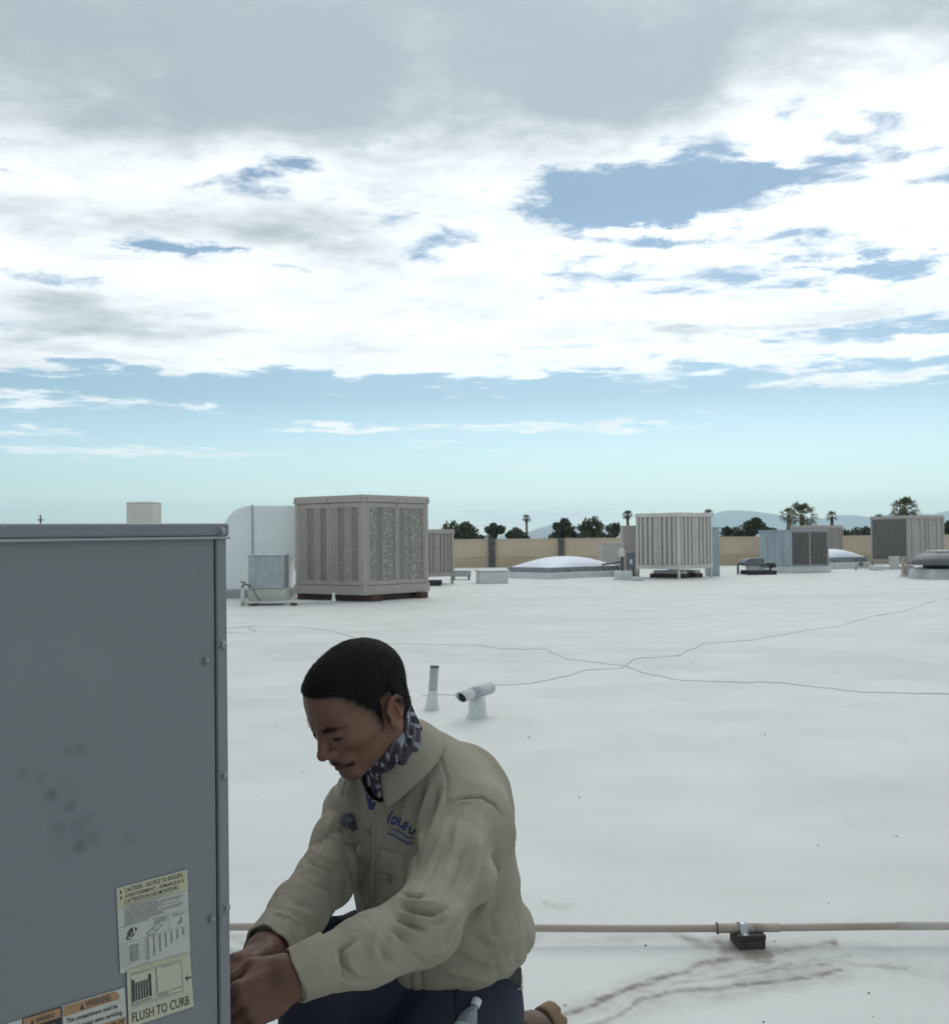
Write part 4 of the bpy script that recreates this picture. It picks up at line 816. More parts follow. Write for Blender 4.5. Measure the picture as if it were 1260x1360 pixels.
def surf(f, lo, hi, h, B=8):
    lo = np.asarray(lo, float); hi = np.asarray(hi, float); nb = np.ceil((hi - lo) / (h * B)).astype(int)
    g = np.stack(np.meshgrid(*[np.arange(n) for n in nb], indexing='ij'), -1).reshape(-1, 3)
    cv = f(lo + (g + .5) * h * B); g = g[np.abs(cv) < h * B * 1.7]
    o = np.stack(np.meshgrid(*[np.arange(B + 1)] * 3, indexing='ij'), -1).reshape(-1, 3)
    G = g[:, None, :] * B + o[None]; val = np.concatenate([f((lo + G[s:s + 600].reshape(-1, 3) * h)) for s in range(0, len(g), 600)]).reshape(len(g), B + 1, B + 1, B + 1)
    ins = val < 0; N = nb * B + 2
    key = lambda I: (I[..., 0] * N[1] + I[..., 1]) * N[2] + I[..., 2]
    # one vertex per cell that the surface crosses
    acc = np.zeros((len(g), B, B, B, 3)); cnt = np.zeros((len(g), B, B, B))
    corner = [(i, j, k) for i in (0, 1) for j in (0, 1) for k in (0, 1)]
    sl = lambda A, c: A[:, c[0]:c[0] + B, c[1]:c[1] + B, c[2]:c[2] + B]
    for a in corner:
        for ax in range(3):
            if a[ax]: continue
            b = list(a); b[ax] = 1; va, vb = sl(val, a), sl(val, tuple(b)); x = (va < 0) != (vb < 0)
            t = np.where(x, va / np.where(x, va - vb, 1), 0)
            for q in range(3): acc[..., q] += np.where(x, a[q] + (t if q == ax else 0), 0)
            cnt += x
    bi, ci, cj, ck = np.nonzero(cnt > 0); cell = g[bi] * B + np.stack([ci, cj, ck], 1)
    V = lo + (cell + acc[bi, ci, cj, ck] / cnt[bi, ci, cj, ck][:, None]) * h
    ck_ = key(cell); order = np.argsort(ck_); sk = ck_[order]
    F = []
    for ax in range(3):
        b = [0, 0, 0]; b[ax] = 1; va, vb = ins[:, :B, :B, :B], ins[:, b[0]:b[0] + B, b[1]:b[1] + B, b[2]:b[2] + B]
        e, i, j, k = np.nonzero(va != vb); p = g[e] * B + np.stack([i, j, k], 1); flip = va[e, i, j, k]
        u, w = (ax + 1) % 3, (ax + 2) % 3; ids = []; ok = np.ones(len(p), bool)
        for du, dw in ((-1, -1), (0, -1), (0, 0), (-1, 0)):
            q = p.copy(); q[:, u] += du; q[:, w] += dw; kk = key(q); pos = np.clip(np.searchsorted(sk, kk), 0, len(sk) - 1); ok &= sk[pos] == kk; ids.append(order[pos])
        Q = np.stack(ids, 1); Q[~flip] = Q[~flip][:, ::-1]; F.append(Q[ok])
    return V, np.concatenate(F)
def vnormals(V, F):
    n = np.cross(V[F[:, 2]] - V[F[:, 0]], V[F[:, 3]] - V[F[:, 1]]); out = np.zeros_like(V)
    for q in range(4): np.add.at(out, F[:, q], n)
    return out / (np.linalg.norm(out, axis=1)[:, None] + 1e-12)
def relax(V, F, it=2, lam=.5):
    E = np.concatenate([F[:, [0, 1]], F[:, [1, 2]], F[:, [2, 3]], F[:, [3, 0]]]); E = np.concatenate([E, E[:, ::-1]])
    for _ in range(it):
        s = np.zeros_like(V); c = np.zeros(len(V)); np.add.at(s, E[:, 0], V[E[:, 1]]); np.add.at(c, E[:, 0], 1); V = V + lam * (s / np.maximum(c, 1)[:, None] - V)
    return V
def blades(V, F, dens, length, width, lean, mname, spread=.35):
    """short hair: thin upright triangles scattered over the faces with the given density per vertex (hairs per square metre)"""
    a = V[F[:, 1]] - V[F[:, 0]]; b = V[F[:, 3]] - V[F[:, 0]]; area = np.linalg.norm(np.cross(a, b), axis=1); w = area * dens[F].mean(1)
    tot = w.sum(); n = int(tot)
    if n < 1: return None
    fi = RNG.choice(len(F), n, p=w / tot); u, v = RNG.random((2, n)); P = V[F[fi, 0]] + a[fi] * u[:, None] + b[fi] * v[:, None]
    N = vnormals(V, F)[F[fi, 0]]; dv = N + (lean(P) if callable(lean) else np.asarray(lean)) + RNG.normal(size=(n, 3)) * spread; dv /= np.linalg.norm(dv, axis=1)[:, None]
    s = np.cross(dv, RNG.normal(size=(n, 3))); s /= np.linalg.norm(s, axis=1)[:, None]; L = length * RNG.uniform(.6, 1.2, n)
    return np.stack([P - N * .001 + s * width, P - N * .001 - s * width, P + dv * L[:, None]], 1).reshape(-1, 3), np.arange(3 * n).reshape(n, 3)

# ------------------------------------------------------------------ the kneeling man
M_SKIN = mat('skin', (.192, .105, .073), (.162, .086, .060), scale=22, rough=.52, bump=.10, bscale=420, spec=.22, bdist=.001)
ps_ = M_SKIN.node_tree.nodes['Principled BSDF']; ps_.inputs['Subsurface Weight'].default_value = .0; ps_.inputs['Subsurface Radius'].default_value = (.012, .005, .003); ps_.inputs['Subsurface Scale'].default_value = .6
attr_mix(M_SKIN, 'tan', (.100, .054, .036), .8); attr_mix(M_SKIN, 'warm', (.20, .085, .055), .8); attr_mix(M_SKIN, 'lip', (.105, .048, .040)); attr_mix(M_SKIN, 'stubble_shade', (.038, .026, .022))
M_HAIR = mat('black_hair', (.0085, .0075, .007), (.013, .011, .010), scale=40, rough=.75, spec=.12)
M_SHIRT = mat('khaki_cotton', (.292, .268, .213), (.250, .230, .183), scale=9, rough=.9, bump=.55, bscale=42, spec=.12, bdist=.0045, stretch=(1, 1, .7))
M_STITCH = mat('khaki_stitch', (.20, .19, .15), (.18, .17, .135), rough=.9)
M_NAVY = mat('navy_twill', (.020, .023, .040), (.027, .031, .051), scale=6, rough=.85, bump=.3, bscale=700, spec=.25, bdist=.001)
M_BLUE = mat('blue_undershirt', (.035, .045, .16), (.028, .036, .13), scale=20, rough=.85)
M_LEATHER = mat('brown_leather', (.085, .048, .028), (.055, .034, .022), scale=14, rough=.6, bump=.3, bscale=120, bdist=.002)
M_SOLE = mat('tan_boot_sole', (.20, .125, .07), (.15, .095, .055), scale=18, rough=.8, bump=.2)
M_LOGO = mat('blue_embroidery', (.022, .035, .16), (.03, .045, .20), scale=300, rough=.7)
M_LOGOL = mat('pale_embroidery', (.20, .225, .29), (.24, .26, .31), scale=300, rough=.7)
TA = R(43); FT = npv(-math.cos(TA), -math.sin(TA), 0); LT = npv(math.sin(TA), -math.cos(TA), 0)
# --- head frame
HA, HP = R(41), R(29)
F0 = npv(-math.cos(HA), -math.sin(HA), 0); HL = npv(math.sin(HA), -math.cos(HA), 0); HF = math.cos(HP) * F0 - math.sin(HP) * npv(0, 0, 1); HU = math.sin(HP) * F0 + math.cos(HP) * npv(0, 0, 1)
HB_ = np.stack([HF, HL, HU]); HC = W3(477, 938, 1.78); HS = .91
def h2w(q): return HC + (np.asarray(q, float) * HS) @ HB_
def w2h(P): return ((P - HC) @ HB_.T) / HS
NB = W3(531, 1015, 1.875)
def head_sdf(P, ears=True):
    q = w2h(P); m = q.copy(); m[:, 1] = np.abs(m[:, 1])            # mirrored copy for the paired features
    d = ell(q, (-.012, 0, .034), (.092, .0735, .077)); d = smin(d, ell(q, (.032, 0, .030), (.053, .060, .062)), .03)
    d = smin(d, ell(q, (.025, 0, -.022), (.060, .057, .072)), .03)
    d = smin(d, rcone(m, (-.012, .043, -.050), (.060, .010, -.085), .021, .016), .022); d = smin(d, ell(q, (.072, 0, -.087), (.016, .022, .015)), .018)
    d = smin(d, ell(m, (.050, .046, -.016), (.030, .020, .018)), .02)
    d = smin(d, rcone(m, (.081, .012, .017), (.065, .047, .019), .010, .007), .013)
    d = smax(d, -ell(m, (.0985, .034, .0035), (.020, .018, .0105)), .012)
    d = smin(d, ell(m, (.0708, .033, .0025), (.0150, .0150, .0120)), .003)
    d = smin(d, ell(m, (.079, .0165, -.004), (.009, .009, .014)), .010); d = smin(d, ell(m, (.076, .019, -.021), (.011, .012, .015)), .012)
    d = smin(d, rcone(q, (.083, 0, .012), (.103, 0, -.028), .0080, .0095), .009); d = smin(d, ell(q, (.104, 0, -.0310), (.0105, .0098, .0088)), .007)
    d = smin(d, ell(m, (.0940, .0120, -.0345), (.0105, .0070, .0078)), .006); d = smax(d, -ell(m, (.100, .0075, -.0420), (.006, .0032, .004)), .003)
    d = smin(d, ell(q, (.075, 0, -.056), (.018, .030, .016)), .014)
    d = smin(d, rcone(m, (.0905, .002, -.0575), (.076, .026, -.0635), .0048, .0026), .005); d = smin(d, rcone(m, (.0885, .002, -.0690), (.076, .023, -.0660), .0060, .003), .005)
    d = smax(d, -rcone(m, (.0965, 0, -.0632), (.0785, .030, -.0640), .0016, .0016), .003)
    d = smax(d, -rcone(q, (.0895, -.008, -.0775), (.0895, .008, -.0775), .0035, .0035), .007)
    if not ears: return smin(d, rcone(P, h2w((-.030, 0, -.030)), NB, .052, .056), .02)
    # ears
    ca, sa = math.cos(R(-14)), math.sin(R(-14)); cb, sb = math.cos(R(13)), math.sin(R(13))
    EB = np.array([[ca, 0, -sa], [0, 1, 0], [sa, 0, ca]]); EB2 = np.array([[cb, sb, 0], [-sb, cb, 0], [0, 0, 1]]) @ EB
    ec = npv(-.014, .0735, -.014); e = (m - ec) @ EB2.T
    ear = ell(e, (0, .003, 0), (.0175, .0055, .029)); ear = smax(ear, -ell(e, (.003, .011, .002), (.0115, .0075, .020)), .003)
    rim = [(.012 * 1, .007, .018), (.006, .010, .0275), (-.006, .011, .029), (-.0155, .0105, .020), (-.0175, .009, .004), (-.013, .007, -.012)]
    ear = smin(ear, chain(e, rim, [.0030, .0036, .0038, .0038, .0034, .003], .003), .003); ear = smin(ear, rcone(e, (-.006, .009, .014), (-.008, .009, -.008), .003, .003), .004)
    ear = smin(ear, ell(e, (.001, .005, -.0245), (.0085, .0050, .0085)), .005); ear = smin(ear, ell(e, (.0135, .006, -.004), (.004, .004, .006)), .004)
    d = smin(d, ear, .005)
    # neck
    return smin(d, rcone(P, h2w((-.030, 0, -.030)), NB, .050, .048), .02)
# --- arms: joints set in the room
LS, LE, LW = W3(612, 1096, 1.82), W3(562, 1230, 1.56), W3(392, 1296, 1.46)
RS, RE, RW = W3(480, 1082, 2.03), W3(432, 1168, 1.84), W3(356, 1260, 1.58)
def hand_frame(w, fwd, back):
    f = fwd / np.linalg.norm(fwd); b = back - f * (back @ f); b /= np.linalg.norm(b); return np.stack([f, b, np.cross(f, b)])   # forward, dorsal, side
def hand_sdf(P, w, B, curl, thumb_side, s=1.0, thumb=None):
    """palm, four bent fingers of different lengths and a thumb; x forward, y out of the back of the hand, z towards the thumb"""
    q = (P - w) @ B.T / s; q = q * np.array([1, 1, thumb_side])
    d = rcone(q, (-.03, 0, 0), (.012, 0, .002), .021, .025); 
    d = smin(d, ell(q, (.048, -.002, .002), (.046, .0155, .041)), .018)
    for z in (-.028, -.010, .009, .028): d = smin(d, rcone(q, (.022, .003, z * .6), (.082, .006, z), .007, .0098), .008)
    fl = [(-.029, .030, .019, .017, .0078), (-.0105, .041, .026, .020, .0086), (.0090, .044, .028, .021, .0090), (.0285, .040, .024, .020, .0088)]
    for i, (z, l1, l2, l3, r) in enumerate(fl):
        a1, a2, a3 = curl[i]; p = npv(.086 - abs(z - .009) * .18, .004, z); pts = [p]; an = 0
        spread = (z - .0) * .10
        for l, a in ((l1, a1), (l2, a2), (l3, a3)):
            an += a; pts.append(pts[-1] + l * npv(math.cos(an), -math.sin(an), spread))
        f = chain(q, pts, [r * 1.12, r * 1.02, r * .95, r * .82], .003); f = smin(f, ell(q, pts[1], (r * 1.16, r * 1.16, r * 1.06)), .003); f = smin(f, ell(q, pts[0], (r * 1.5, r * 1.35, r * 1.05)), .004); d = smin(d, f, .0035)
    th = thumb or [(.012, -.006, .026), (.045, -.020, .046), (.074, -.026, .044), (.098, -.030, .036)]
    d = smin(d, chain(q, th, [.015, .0125, .0108, .0088], .006), .010)
    return d * s
LB = hand_frame(LW, W3(318, 1342, 1.415) - W3(392, 1296, 1.46), npv(.15, -.9, .40)); RB = hand_frame(RW, W3(300, 1290, 1.52) - RW, npv(-.25, .55, .75))
LCURL = [(.75, 1.0, .6), (.70, .95, .6), (.62, .9, .55), (.50, .85, .5)]; RCURL = [(.8, 1.0, .6), (.75, 1.0, .6), (.7, .95, .55), (.55, .8, .5)]
def lhand(P): return smin(hand_sdf(P, LW, LB, LCURL, 1 if (LB[2] @ npv(0, 0, 1)) > 0 else -1, .88), rcone(P, LE, LW, .024, .027), .015)
def rhand(P): return smin(hand_sdf(P, RW, RB, RCURL, 1 if (RB[2] @ npv(1, -.6, .3)) > 0 else -1, .88, [(.012, -.006, .026), (.040, -.012, .046), (.070, -.012, .050), (.096, -.016, .044)]), rcone(P, RE, RW, .018, .026), .015)
# torso stations shared by body and shirt
ST = [(W3(600, 1256, 1.975), .150, .125), (W3(597, 1249, 1.97), .172, .142), (W3(591, 1238, 1.96), .176, .144), (W3(583, 1215, 1.945), .168, .130), (W3(574, 1160, 1.93), .172, .128), (W3(564, 1110, 1.92), .176, .126), (W3(553, 1070, 1.915), .168, .118), (W3(545, 1045, 1.91), .138, .104), (W3(537, 1022, 1.90), .085, .082)]
def core(P):
    d = loft(P, [(c, a - .03, b - .03) for c, a, b in ST], LT, FT); d = smin(d, rcone(P, NB, ST[5][0], .042, .06), .04)
    for s, e, w in ((LS, LE, LW), (RS, RE, RW)): d = smin(d, chain(P, [ST[6][0] * .4 + s * .6, s, e, w], [.05, .04, .032, .022], .03), .03)
    return d
def body(P): return np.minimum(smin(core(P), head_sdf(P), .02), np.minimum(lhand(P), rhand(P)))
hd = lambda P: np.maximum(smin(head_sdf(P), core(P), .02), (h2w((-.02, 0, -.115)) - P) @ HU - .02)
V1, F1 = surf(hd, h2w((0, 0, 0)) - .165, h2w((0, 0, 0)) + .165, .0019)
V2, F2 = surf(lhand, LW - npv(.20, .16, .14), LW + npv(.12, .12, .12), .0021)
V3, F3 = surf(rhand, RW - npv(.18, .16, .14), RW + npv(.12, .12, .12), .0023)
V4, F4 = surf(core, npv(-.5, 1.3, .3), npv(.3, 2.25, 1.0), .010)
# facial creases by small pushes along the normal
N1 = vnormals(V1, F1); Q1 = w2h(V1); M1 = Q1.copy(); M1[:, 1] = np.abs(M1[:, 1])
def crease(line, w, amt): 
    d, t = polydist(M1, line); return amt * np.exp(-(d / w) ** 2) * np.sin(np.clip(t, .02, .98) * math.pi) ** .5
off = crease([(.095, .017, -.034), (.085, .028, -.048), (.076, .036, -.062), (.068, .037, -.072)], .0032, -.0026) + crease([(.090, .023, -.043), (.074, .042, -.056)], .010, .0018)
off += crease([(.079, .031, -.057), (.075, .034, -.066), (.071, .033, -.074)], .0028, -.0024) + crease([(.084, .017, -.003), (.083, .032, -.0062), (.073, .046, -.004)], .0022, -.0011) + crease([(.086, .020, .0090), (.085, .033, .0122), (.072, .047, .0090)], .0018, -.0013)
off += crease([(.082, .014, -.010), (.077, .032, -.016), (.063, .048, -.012)], .004, -.0012) + crease([(.083, .0, .048), (.077, .03, .047), (.063, .052, .044)], .0018, -.0004) + crease([(.086, .0, .038), (.080, .03, .037)], .0018, -.0004)
V1 = V1 + N1 * off[:, None] * HS
vw = np.zeros(0)
allV = np.concatenate([V1, V2, V3, V4]); allF = np.concatenate([F1, F2 + len(V1), F3 + len(V1) + len(V2), F4 + len(V1) + len(V2) + len(V3)])
me = np_mesh('person', allV, allF, M_SKIN); person = link('person', me, None, smooth=True)
tag(person, 'man in khaki work shirt and navy trousers crouching and working at the grey unit', 'person')
z = lambda n: np.zeros(n)
def blob(c, r, Q=M1): return np.exp(-np.sum(((Q - np.array(c)) / np.array(r)) ** 2, 1))
lip = np.maximum(np.exp(-(polydist(M1, [(.0925, 0, -.0600), (.078, .027, -.0640)])[0] / .0042) ** 2), np.exp(-(polydist(M1, [(.0915, 0, -.0680), (.077, .025, -.0655)])[0] / .0050) ** 2)) * .8
line_ = np.exp(-(polydist(M1, [(.097, 0, -.0632), (.0785, .031, -.0642)])[0] / .0019) ** 2)
mous = np.exp(-(polydist(M1, [(.0945, .003, -.0535), (.086, .018, -.0565), (.076, .030, -.0635)])[0] / .0040) ** 2)
jawline = np.clip(np.exp(-(np.clip(M1[:, 2] + .075, 0, 1) / .018) ** 2) * (M1[:, 0] > -.03), 0, 1) * (M1[:, 2] < -.02)
hl = None
# hair region: negative inside
def hair_region(q):
    y = np.abs(q[:, 1]); x = q[:, 0]; zz = q[:, 2]
    temple = (x - np.interp(zz, [-.045, -.03, -.01, .01, .03, .05, .062, .070, .08, .2], [.004, .008, .012, .020, .033, .046, .055, .070, .12, .24])) * .75
    low = -(zz - np.interp(x, [-.12, -.075, -.045, -.036, -.029, -.003, .001, .005, .02], [-.056, -.056, -.052, -.040, .020, .021, -.012, -.030, -.032]))
    r = np.maximum(temple, low)
    return r
HR = hair_region(Q1) + .0035 * fbm(Q1 * 160, 2, 5) ; inhair = 1 / (1 + np.exp(HR / .0028))
nearhair = np.exp(-np.clip(HR, 0, 1) / .006)
brow = np.exp(-(polydist(M1, [(.088, .010, .0140), (.083, .028, .0180), (.067, .049, .0165)])[0] / .0046) ** 2)
eyesh = np.exp(-(polydist(M1, [(.084, .018, -.0055), (.085, .031, -.0085), (.074, .047, -.006)])[0] / .0035) ** 2)
stub_shade = np.clip(.8 * brow + .40 * eyesh + .95 * inhair + .30 * nearhair + .85 * mous + .10 * jawline + .75 * line_ + .16 * blob((.088, 0, -.082), (.012, .014, .010)), 0, 1)  # hair and beard tone, plus shade painted under the lids and between the lips
warm = np.clip(.9 * blob((-.016, .082, -.004), (.022, .014, .034)) + .5 * blob((.060, .046, -.03), (.025, .02, .02)) + .6 * blob((.103, 0, -.032), (.015, .015, .015)), 0, 1)
n_rest = len(allV) - len(V1); wr = np.clip(.10 + .5 * fbm(allV[len(V1):] * 30, 3, 8), 0, .4)
set_attr(me, 'tan', np.concatenate([z(len(V1)), np.ones(n_rest)])); set_attr(me, 'lip', np.concatenate([lip, z(n_rest)])); set_attr(me, 'stubble_shade', np.concatenate([stub_shade, z(n_rest)])); set_attr(me, 'warm', np.concatenate([warm, wr]))
# --- hair: cropped shell plus short strands
def hair_sdf(P):
    q = w2h(P); r = hair_region(q); th = np.clip(-r * .22, 0, .0046) - np.where(r > -.001, .004, .0006); return head_sdf(P, False) - th
VH, FH = surf(hair_sdf, h2w((0, 0, 0)) - .16, h2w((0, 0, 0)) + .16, .0026)
qh = w2h(VH); keep = (hair_region(qh) < .002); FHk = FH[keep[FH].all(1)]; used = np.unique(FHk); mp_ = -np.ones(len(VH), int); mp_[used] = np.arange(len(used)); VHk = VH[used]; FHk = mp_[FHk]
VHk = VHk + vnormals(VHk, FHk) * (.0011 * fbm(w2h(VHk) * 300, 2, 3))[:, None]
dens = np.full(len(VHk), 5.5e5); bl = blades(VHk, FHk, dens, .0030, .00022, HF * .25 - HU * .1, 'h')
hair = link('hair', np_mesh('hair', VHk, FHk, M_HAIR), None, person, True)
tv, tf = bl; link('hair_strands', np_mesh('hair_strands', tv, tf, M_HAIR), None, hair)
# stray edge of the hairline, eyebrows, moustache: strands on the skin
ed = np.exp(-((HR - .001) / .004) ** 2) * 2.4e5

for nm, dn, ln_, lean in (('hairline_strands', ed, .003, HF * .3 - HU * .5), ('eyebrow', brow * 4.0e6 * (brow > .08), .0058, HL * .8 - HF * .5), ('moustache', mous * 1.6e6 * (mous > .2), .0036, -HU * 1.2)):
    r_ = blades(V1, F1, dn, ln_, .00024, lean, nm)
    if r_: link(nm, np_mesh(nm, r_[0], r_[1], M_HAIR), None, person)
lash = chain  # eyelid edge
for s in (1, -1):
    pts = [h2w((.0835, s * .020, -.0025)), h2w((.0862, s * .027, -.0048)), h2w((.0858, s * .034, -.0058)), h2w((.0815, s * .041, -.0046)), h2w((.0755, s * .0465, -.0015))]
    MB().tube([Vector(p) for p in pts], [.0005, .0010, .0013, .0012, .0006], 6).build('eyelashes', M_HAIR, person, True)

# --- neck gaiter
GN = npv(.56, 0, .83)
def gaiter_sdf(P):
    q = w2h(P); d = smin(rcone(P, h2w((-.026, 0, -.035)), NB + npv(0, 0, -.01), .0545, .060), ell(q, (.010, 0, -.078), (.050, .047, .030)), .03)
    k = q @ GN + .0560 + .006 * np.sin(q[:, 1] * 60); d = d - .0035 * np.sin(k * 260 + 3 * np.sin(q[:, 1] * 45) + q[:, 0] * 60); return smax(d, k, .006)
V5, F5 = surf(gaiter_sdf, NB - .14, NB + npv(.12, .14, .17), .003)
me = np_mesh('neck_gaiter', V5, F5); g_ = link('neck_gaiter', me, None, person, True); me.uv_layers.new(name='uv')
M_GAIT = mat('patterned_gaiter', (.020, .018, .028), (.035, .030, .042), scale=30, rough=.85); tq = M_GAIT.node_tree; pq = tq.nodes['Principled BSDF']
qg = w2h(V5); ang = np.arctan2(qg[:, 1], qg[:, 0] + .02); kk = qg @ GN
gu = ang * 11 + .5 * np.sin(kk * 120); gv = kk * 62
cellv = hash3(np.floor(gu).astype(int), np.floor(gv).astype(int), np.zeros(len(gu), int), 3); cell2 = hash3(np.floor(gu * .5 + .3).astype(int), np.floor(gv * .5).astype(int), np.ones(len(gu), int), 8)
set_attr(me, 'white_block', np.where(cellv > .72, .85, 0) * (cell2 > .25)); set_attr(me, 'mauve_block', np.where((cell2 > .55), .8, 0))
attr_mix(M_GAIT, 'mauve_block', (.085, .065, .085)); attr_mix(M_GAIT, 'white_block', (.34, .36, .42)); me.materials.append(M_GAIT)

# --- shirt
def shirt_sdf(P):
    d = loft(P, ST, LT, FT)
    d = smin(d, ell(P, W3(613, 1066, 1.965), (.088, .085, .105)), .06)                            # shoulder blade
    d = smin(d, rcone(P, NB + npv(.03, .03, -.01), LS + npv(.005, .02, .004), .062, .072), .05); d = smin(d, rcone(P, NB + npv(-.02, .04, -.01), RS, .056, .066), .05)
    arm = chain(P, [LS, LS * .5 + LE * .5 + npv(.012, 0, 0), LE], [.066, .059, .050], .03)
    arm = smin(arm, chain(P, [LE, LE * .55 + LW * .45 + npv(0, 0, -.004), LW + (LE - LW) * .10], [.052, .045, .034], .02), .016)
    tl = np.clip(((P - LS) @ (LE - LS)) / ((LE - LS) @ (LE - LS)), 0, 1); d = smin(d, arm, .032 - .029 * np.clip(tl * 3 - .4, 0, 1))
    arm = chain(P, [RS, RS * .5 + RE * .5, RE], [.059, .054, .047], .03)
    arm = smin(arm, chain(P, [RE, RE * .5 + RW * .5, RW + (RE - RW) * .12], [.049, .044, .0345], .02), .016)
    tl = np.clip(((P - RS) @ (RE - RS)) / ((RE - RS) @ (RE - RS)), 0, 1); d = smin(d, arm, .032 - .027 * np.clip(tl * 3 - .4, 0, 1))
    d = smax(d, -rcone(P, h2w((-.02, 0, -.03)), NB + npv(-.004, -.004, -.02), .058, .058), .006)   # neck opening
    return d
VS, FS = surf(shirt_sdf, npv(-.50, 1.33, .36), npv(.32, 2.28, 1.02), .0036)
VS = relax(VS, FS, 1, .4); NS = vnormals(VS, FS); PXS = pix(VS); facing = (NS @ npv(0, -1, .1)) > -.25
DS = np.linalg.norm(VS - np.array([0, 0, CAMH]), axis=1)
disp = .0032 * fbm(VS * np.array([9, 9, 6]), 3, 71) + .0014 * fbm(VS * 26, 2, 72)
def ridged(Q, seed): return (1 - np.abs(fbm(Q, 2, seed)) * 2.2).clip(0, 1) ** 3
def limb_wrinkles(a, b, r, f_along, f_round, amt, seed, t0, t1):
    global disp
    ax = b - a; ln = np.linalg.norm(ax); ax = ax / ln; q = VS - a; t = (q @ ax) / ln; u = np.cross(ax, npv(0, 0, 1)); u /= np.linalg.norm(u); w = np.cross(ax, u)
    rad = q - (q @ ax)[:, None] * ax; m = np.clip(1.6 - np.linalg.norm(rad, axis=1) / r, 0, 1).clip(0, .4) / .4 * np.interp(t, [t0 - .12, t0, t1, t1 + .12], [0, 1, 1, 0])
    Q = np.stack([t * f_along + .8 * fbm(VS * 14, 2, seed + 5), rad @ u * f_round, rad @ w * f_round], 1); disp = disp - amt * m * ridged(Q, seed) + amt * .3 * m
limb_wrinkles(LS, LE, .075, 1.6, 30, .0024, 101, .1, .8); limb_wrinkles(LE, LW, .055, 5.5, 9, .0020, 111, .0, .85); limb_wrinkles(RS, RE, .07, 2.0, 28, .003, 121, .1, .8); limb_wrinkles(RE, RW, .055, 6.0, 9, .0032, 131, -.1, .9)
dw = np.abs(VS[:, 2] - ST[1][0][2]); ang_ = np.arctan2((VS - ST[1][0]) @ LT, (VS - ST[1][0]) @ FT); disp = disp - .0040 * np.exp(-(dw / .07) ** 2) * ridged(np.stack([ang_ * 4.2, VS[:, 2] * 5, VS[:, 2] * 0], 1), 141)
back = np.clip((VS - ST[4][0]) @ -FT / .1, 0, 1); disp = disp - .0035 * back * ridged(np.stack([ang_ * 2.2 + VS[:, 2] * 5, VS[:, 2] * 4, ang_ * 0], 1), 151)
def fold(line, w, amt, depth=None, taper=True):
    """a fold pressed into (amt<0) or raised from the cloth along a line over the visible side"""
    global disp
    d, t = polydist(PXS, line); s = np.sin(np.clip(t, .03, .97) * math.pi) ** .6 if taper else 1.0
    m = facing if depth is None else facing & (DS > depth[0]) & (DS < depth[1])
    disp = disp + amt * .00125 * np.exp(-(d / (w * .78)) ** 2) * s * m
NEAR = (1.4, 1.95); CH = (1.70, 2.12); FARM = (1.55, 2.2)
# near sleeve: elbow bunching, forearm twists, drape from the shoulder
for ln, w, a in (([(534, 1188), (548, 1192), (562, 1189)], 3.6, -9), ([(533, 1203), (550, 1211), (574, 1213), (592, 1207)], 4.2, -11), ([(528, 1221), (546, 1228), (566, 1236)], 3.4, -10), ([(519, 1234), (532, 1242), (546, 1254)], 3.6, -6), ([(560, 1222), (580, 1226), (600, 1220)], 4.5, -4)): fold(ln, w, a, NEAR)
for ln, w, a in (([(536, 1195), (556, 1200), (582, 1197)], 4.6, 6), ([(531, 1212), (550, 1219), (580, 1224)], 4.6, 7), ([(524, 1229), (542, 1236), (562, 1248)], 5, 5)): fold(ln, w, a, NEAR)
for ln, w, a in (([(600, 1085), (590, 1120), (575, 1155), (560, 1180)], 4, -3), ([(622, 1090), (618, 1130), (606, 1170), (590, 1195)], 4.5, -3.5), ([(632, 1085), (634, 1125), (624, 1170), (612, 1205)], 4, 3.5), ([(645, 1090), (646, 1130), (636, 1175), (618, 1225)], 4, -3.5), ([(608, 1090), (602, 1125), (590, 1160)], 4, 3), ([(592, 1100), (578, 1130), (562, 1150)], 3.5, 2.6), ([(610, 1215), (600, 1240), (590, 1258)], 4, -3.5), ([(505, 1250), (512, 1270), (530, 1288)], 3.5, -3), ([(540, 1250), (548, 1268), (562, 1280)], 4, -2.6), ([(400, 1268), (404, 1290), (410, 1318)], 2.4, -1.6)): fold(ln, w, a, NEAR)
for ln in ([(470, 1248), (452, 1262), (456, 1282), (472, 1298)],): fold(ln, 2.8, -8, NEAR); 
fold([(474, 1256), (462, 1268), (466, 1284), (482, 1300)], 6, 5, NEAR)
for x in (495, 518): fold([(x, 1240), (x - 8, 1262), (x - 2, 1284)], 6, -3.2, NEAR); fold([(x + 10, 1236), (x + 2, 1260), (x + 10, 1284)], 7, 3, NEAR)
fold([(436, 1276), (446, 1288), (468, 1300), (495, 1306)], 5, -3.5, NEAR); fold([(420, 1300), (445, 1294), (470, 1308)], 6, 3.5, NEAR); fold([(432, 1268), (424, 1284), (430, 1300)], 5, -2.2, NEAR)
fold([(612, 1110), (600, 1150), (580, 1185)], 11, 4, NEAR); fold([(640, 1120), (628, 1170), (606, 1230)], 9, 4.5, NEAR); fold([(628, 1118), (615, 1165), (598, 1210)], 8, -4, NEAR); fold([(580, 1110), (562, 1140), (552, 1165)], 9, -3.2, NEAR)
fold([(597, 1255), (585, 1262), (560, 1272)], 8, 3.5, NEAR)
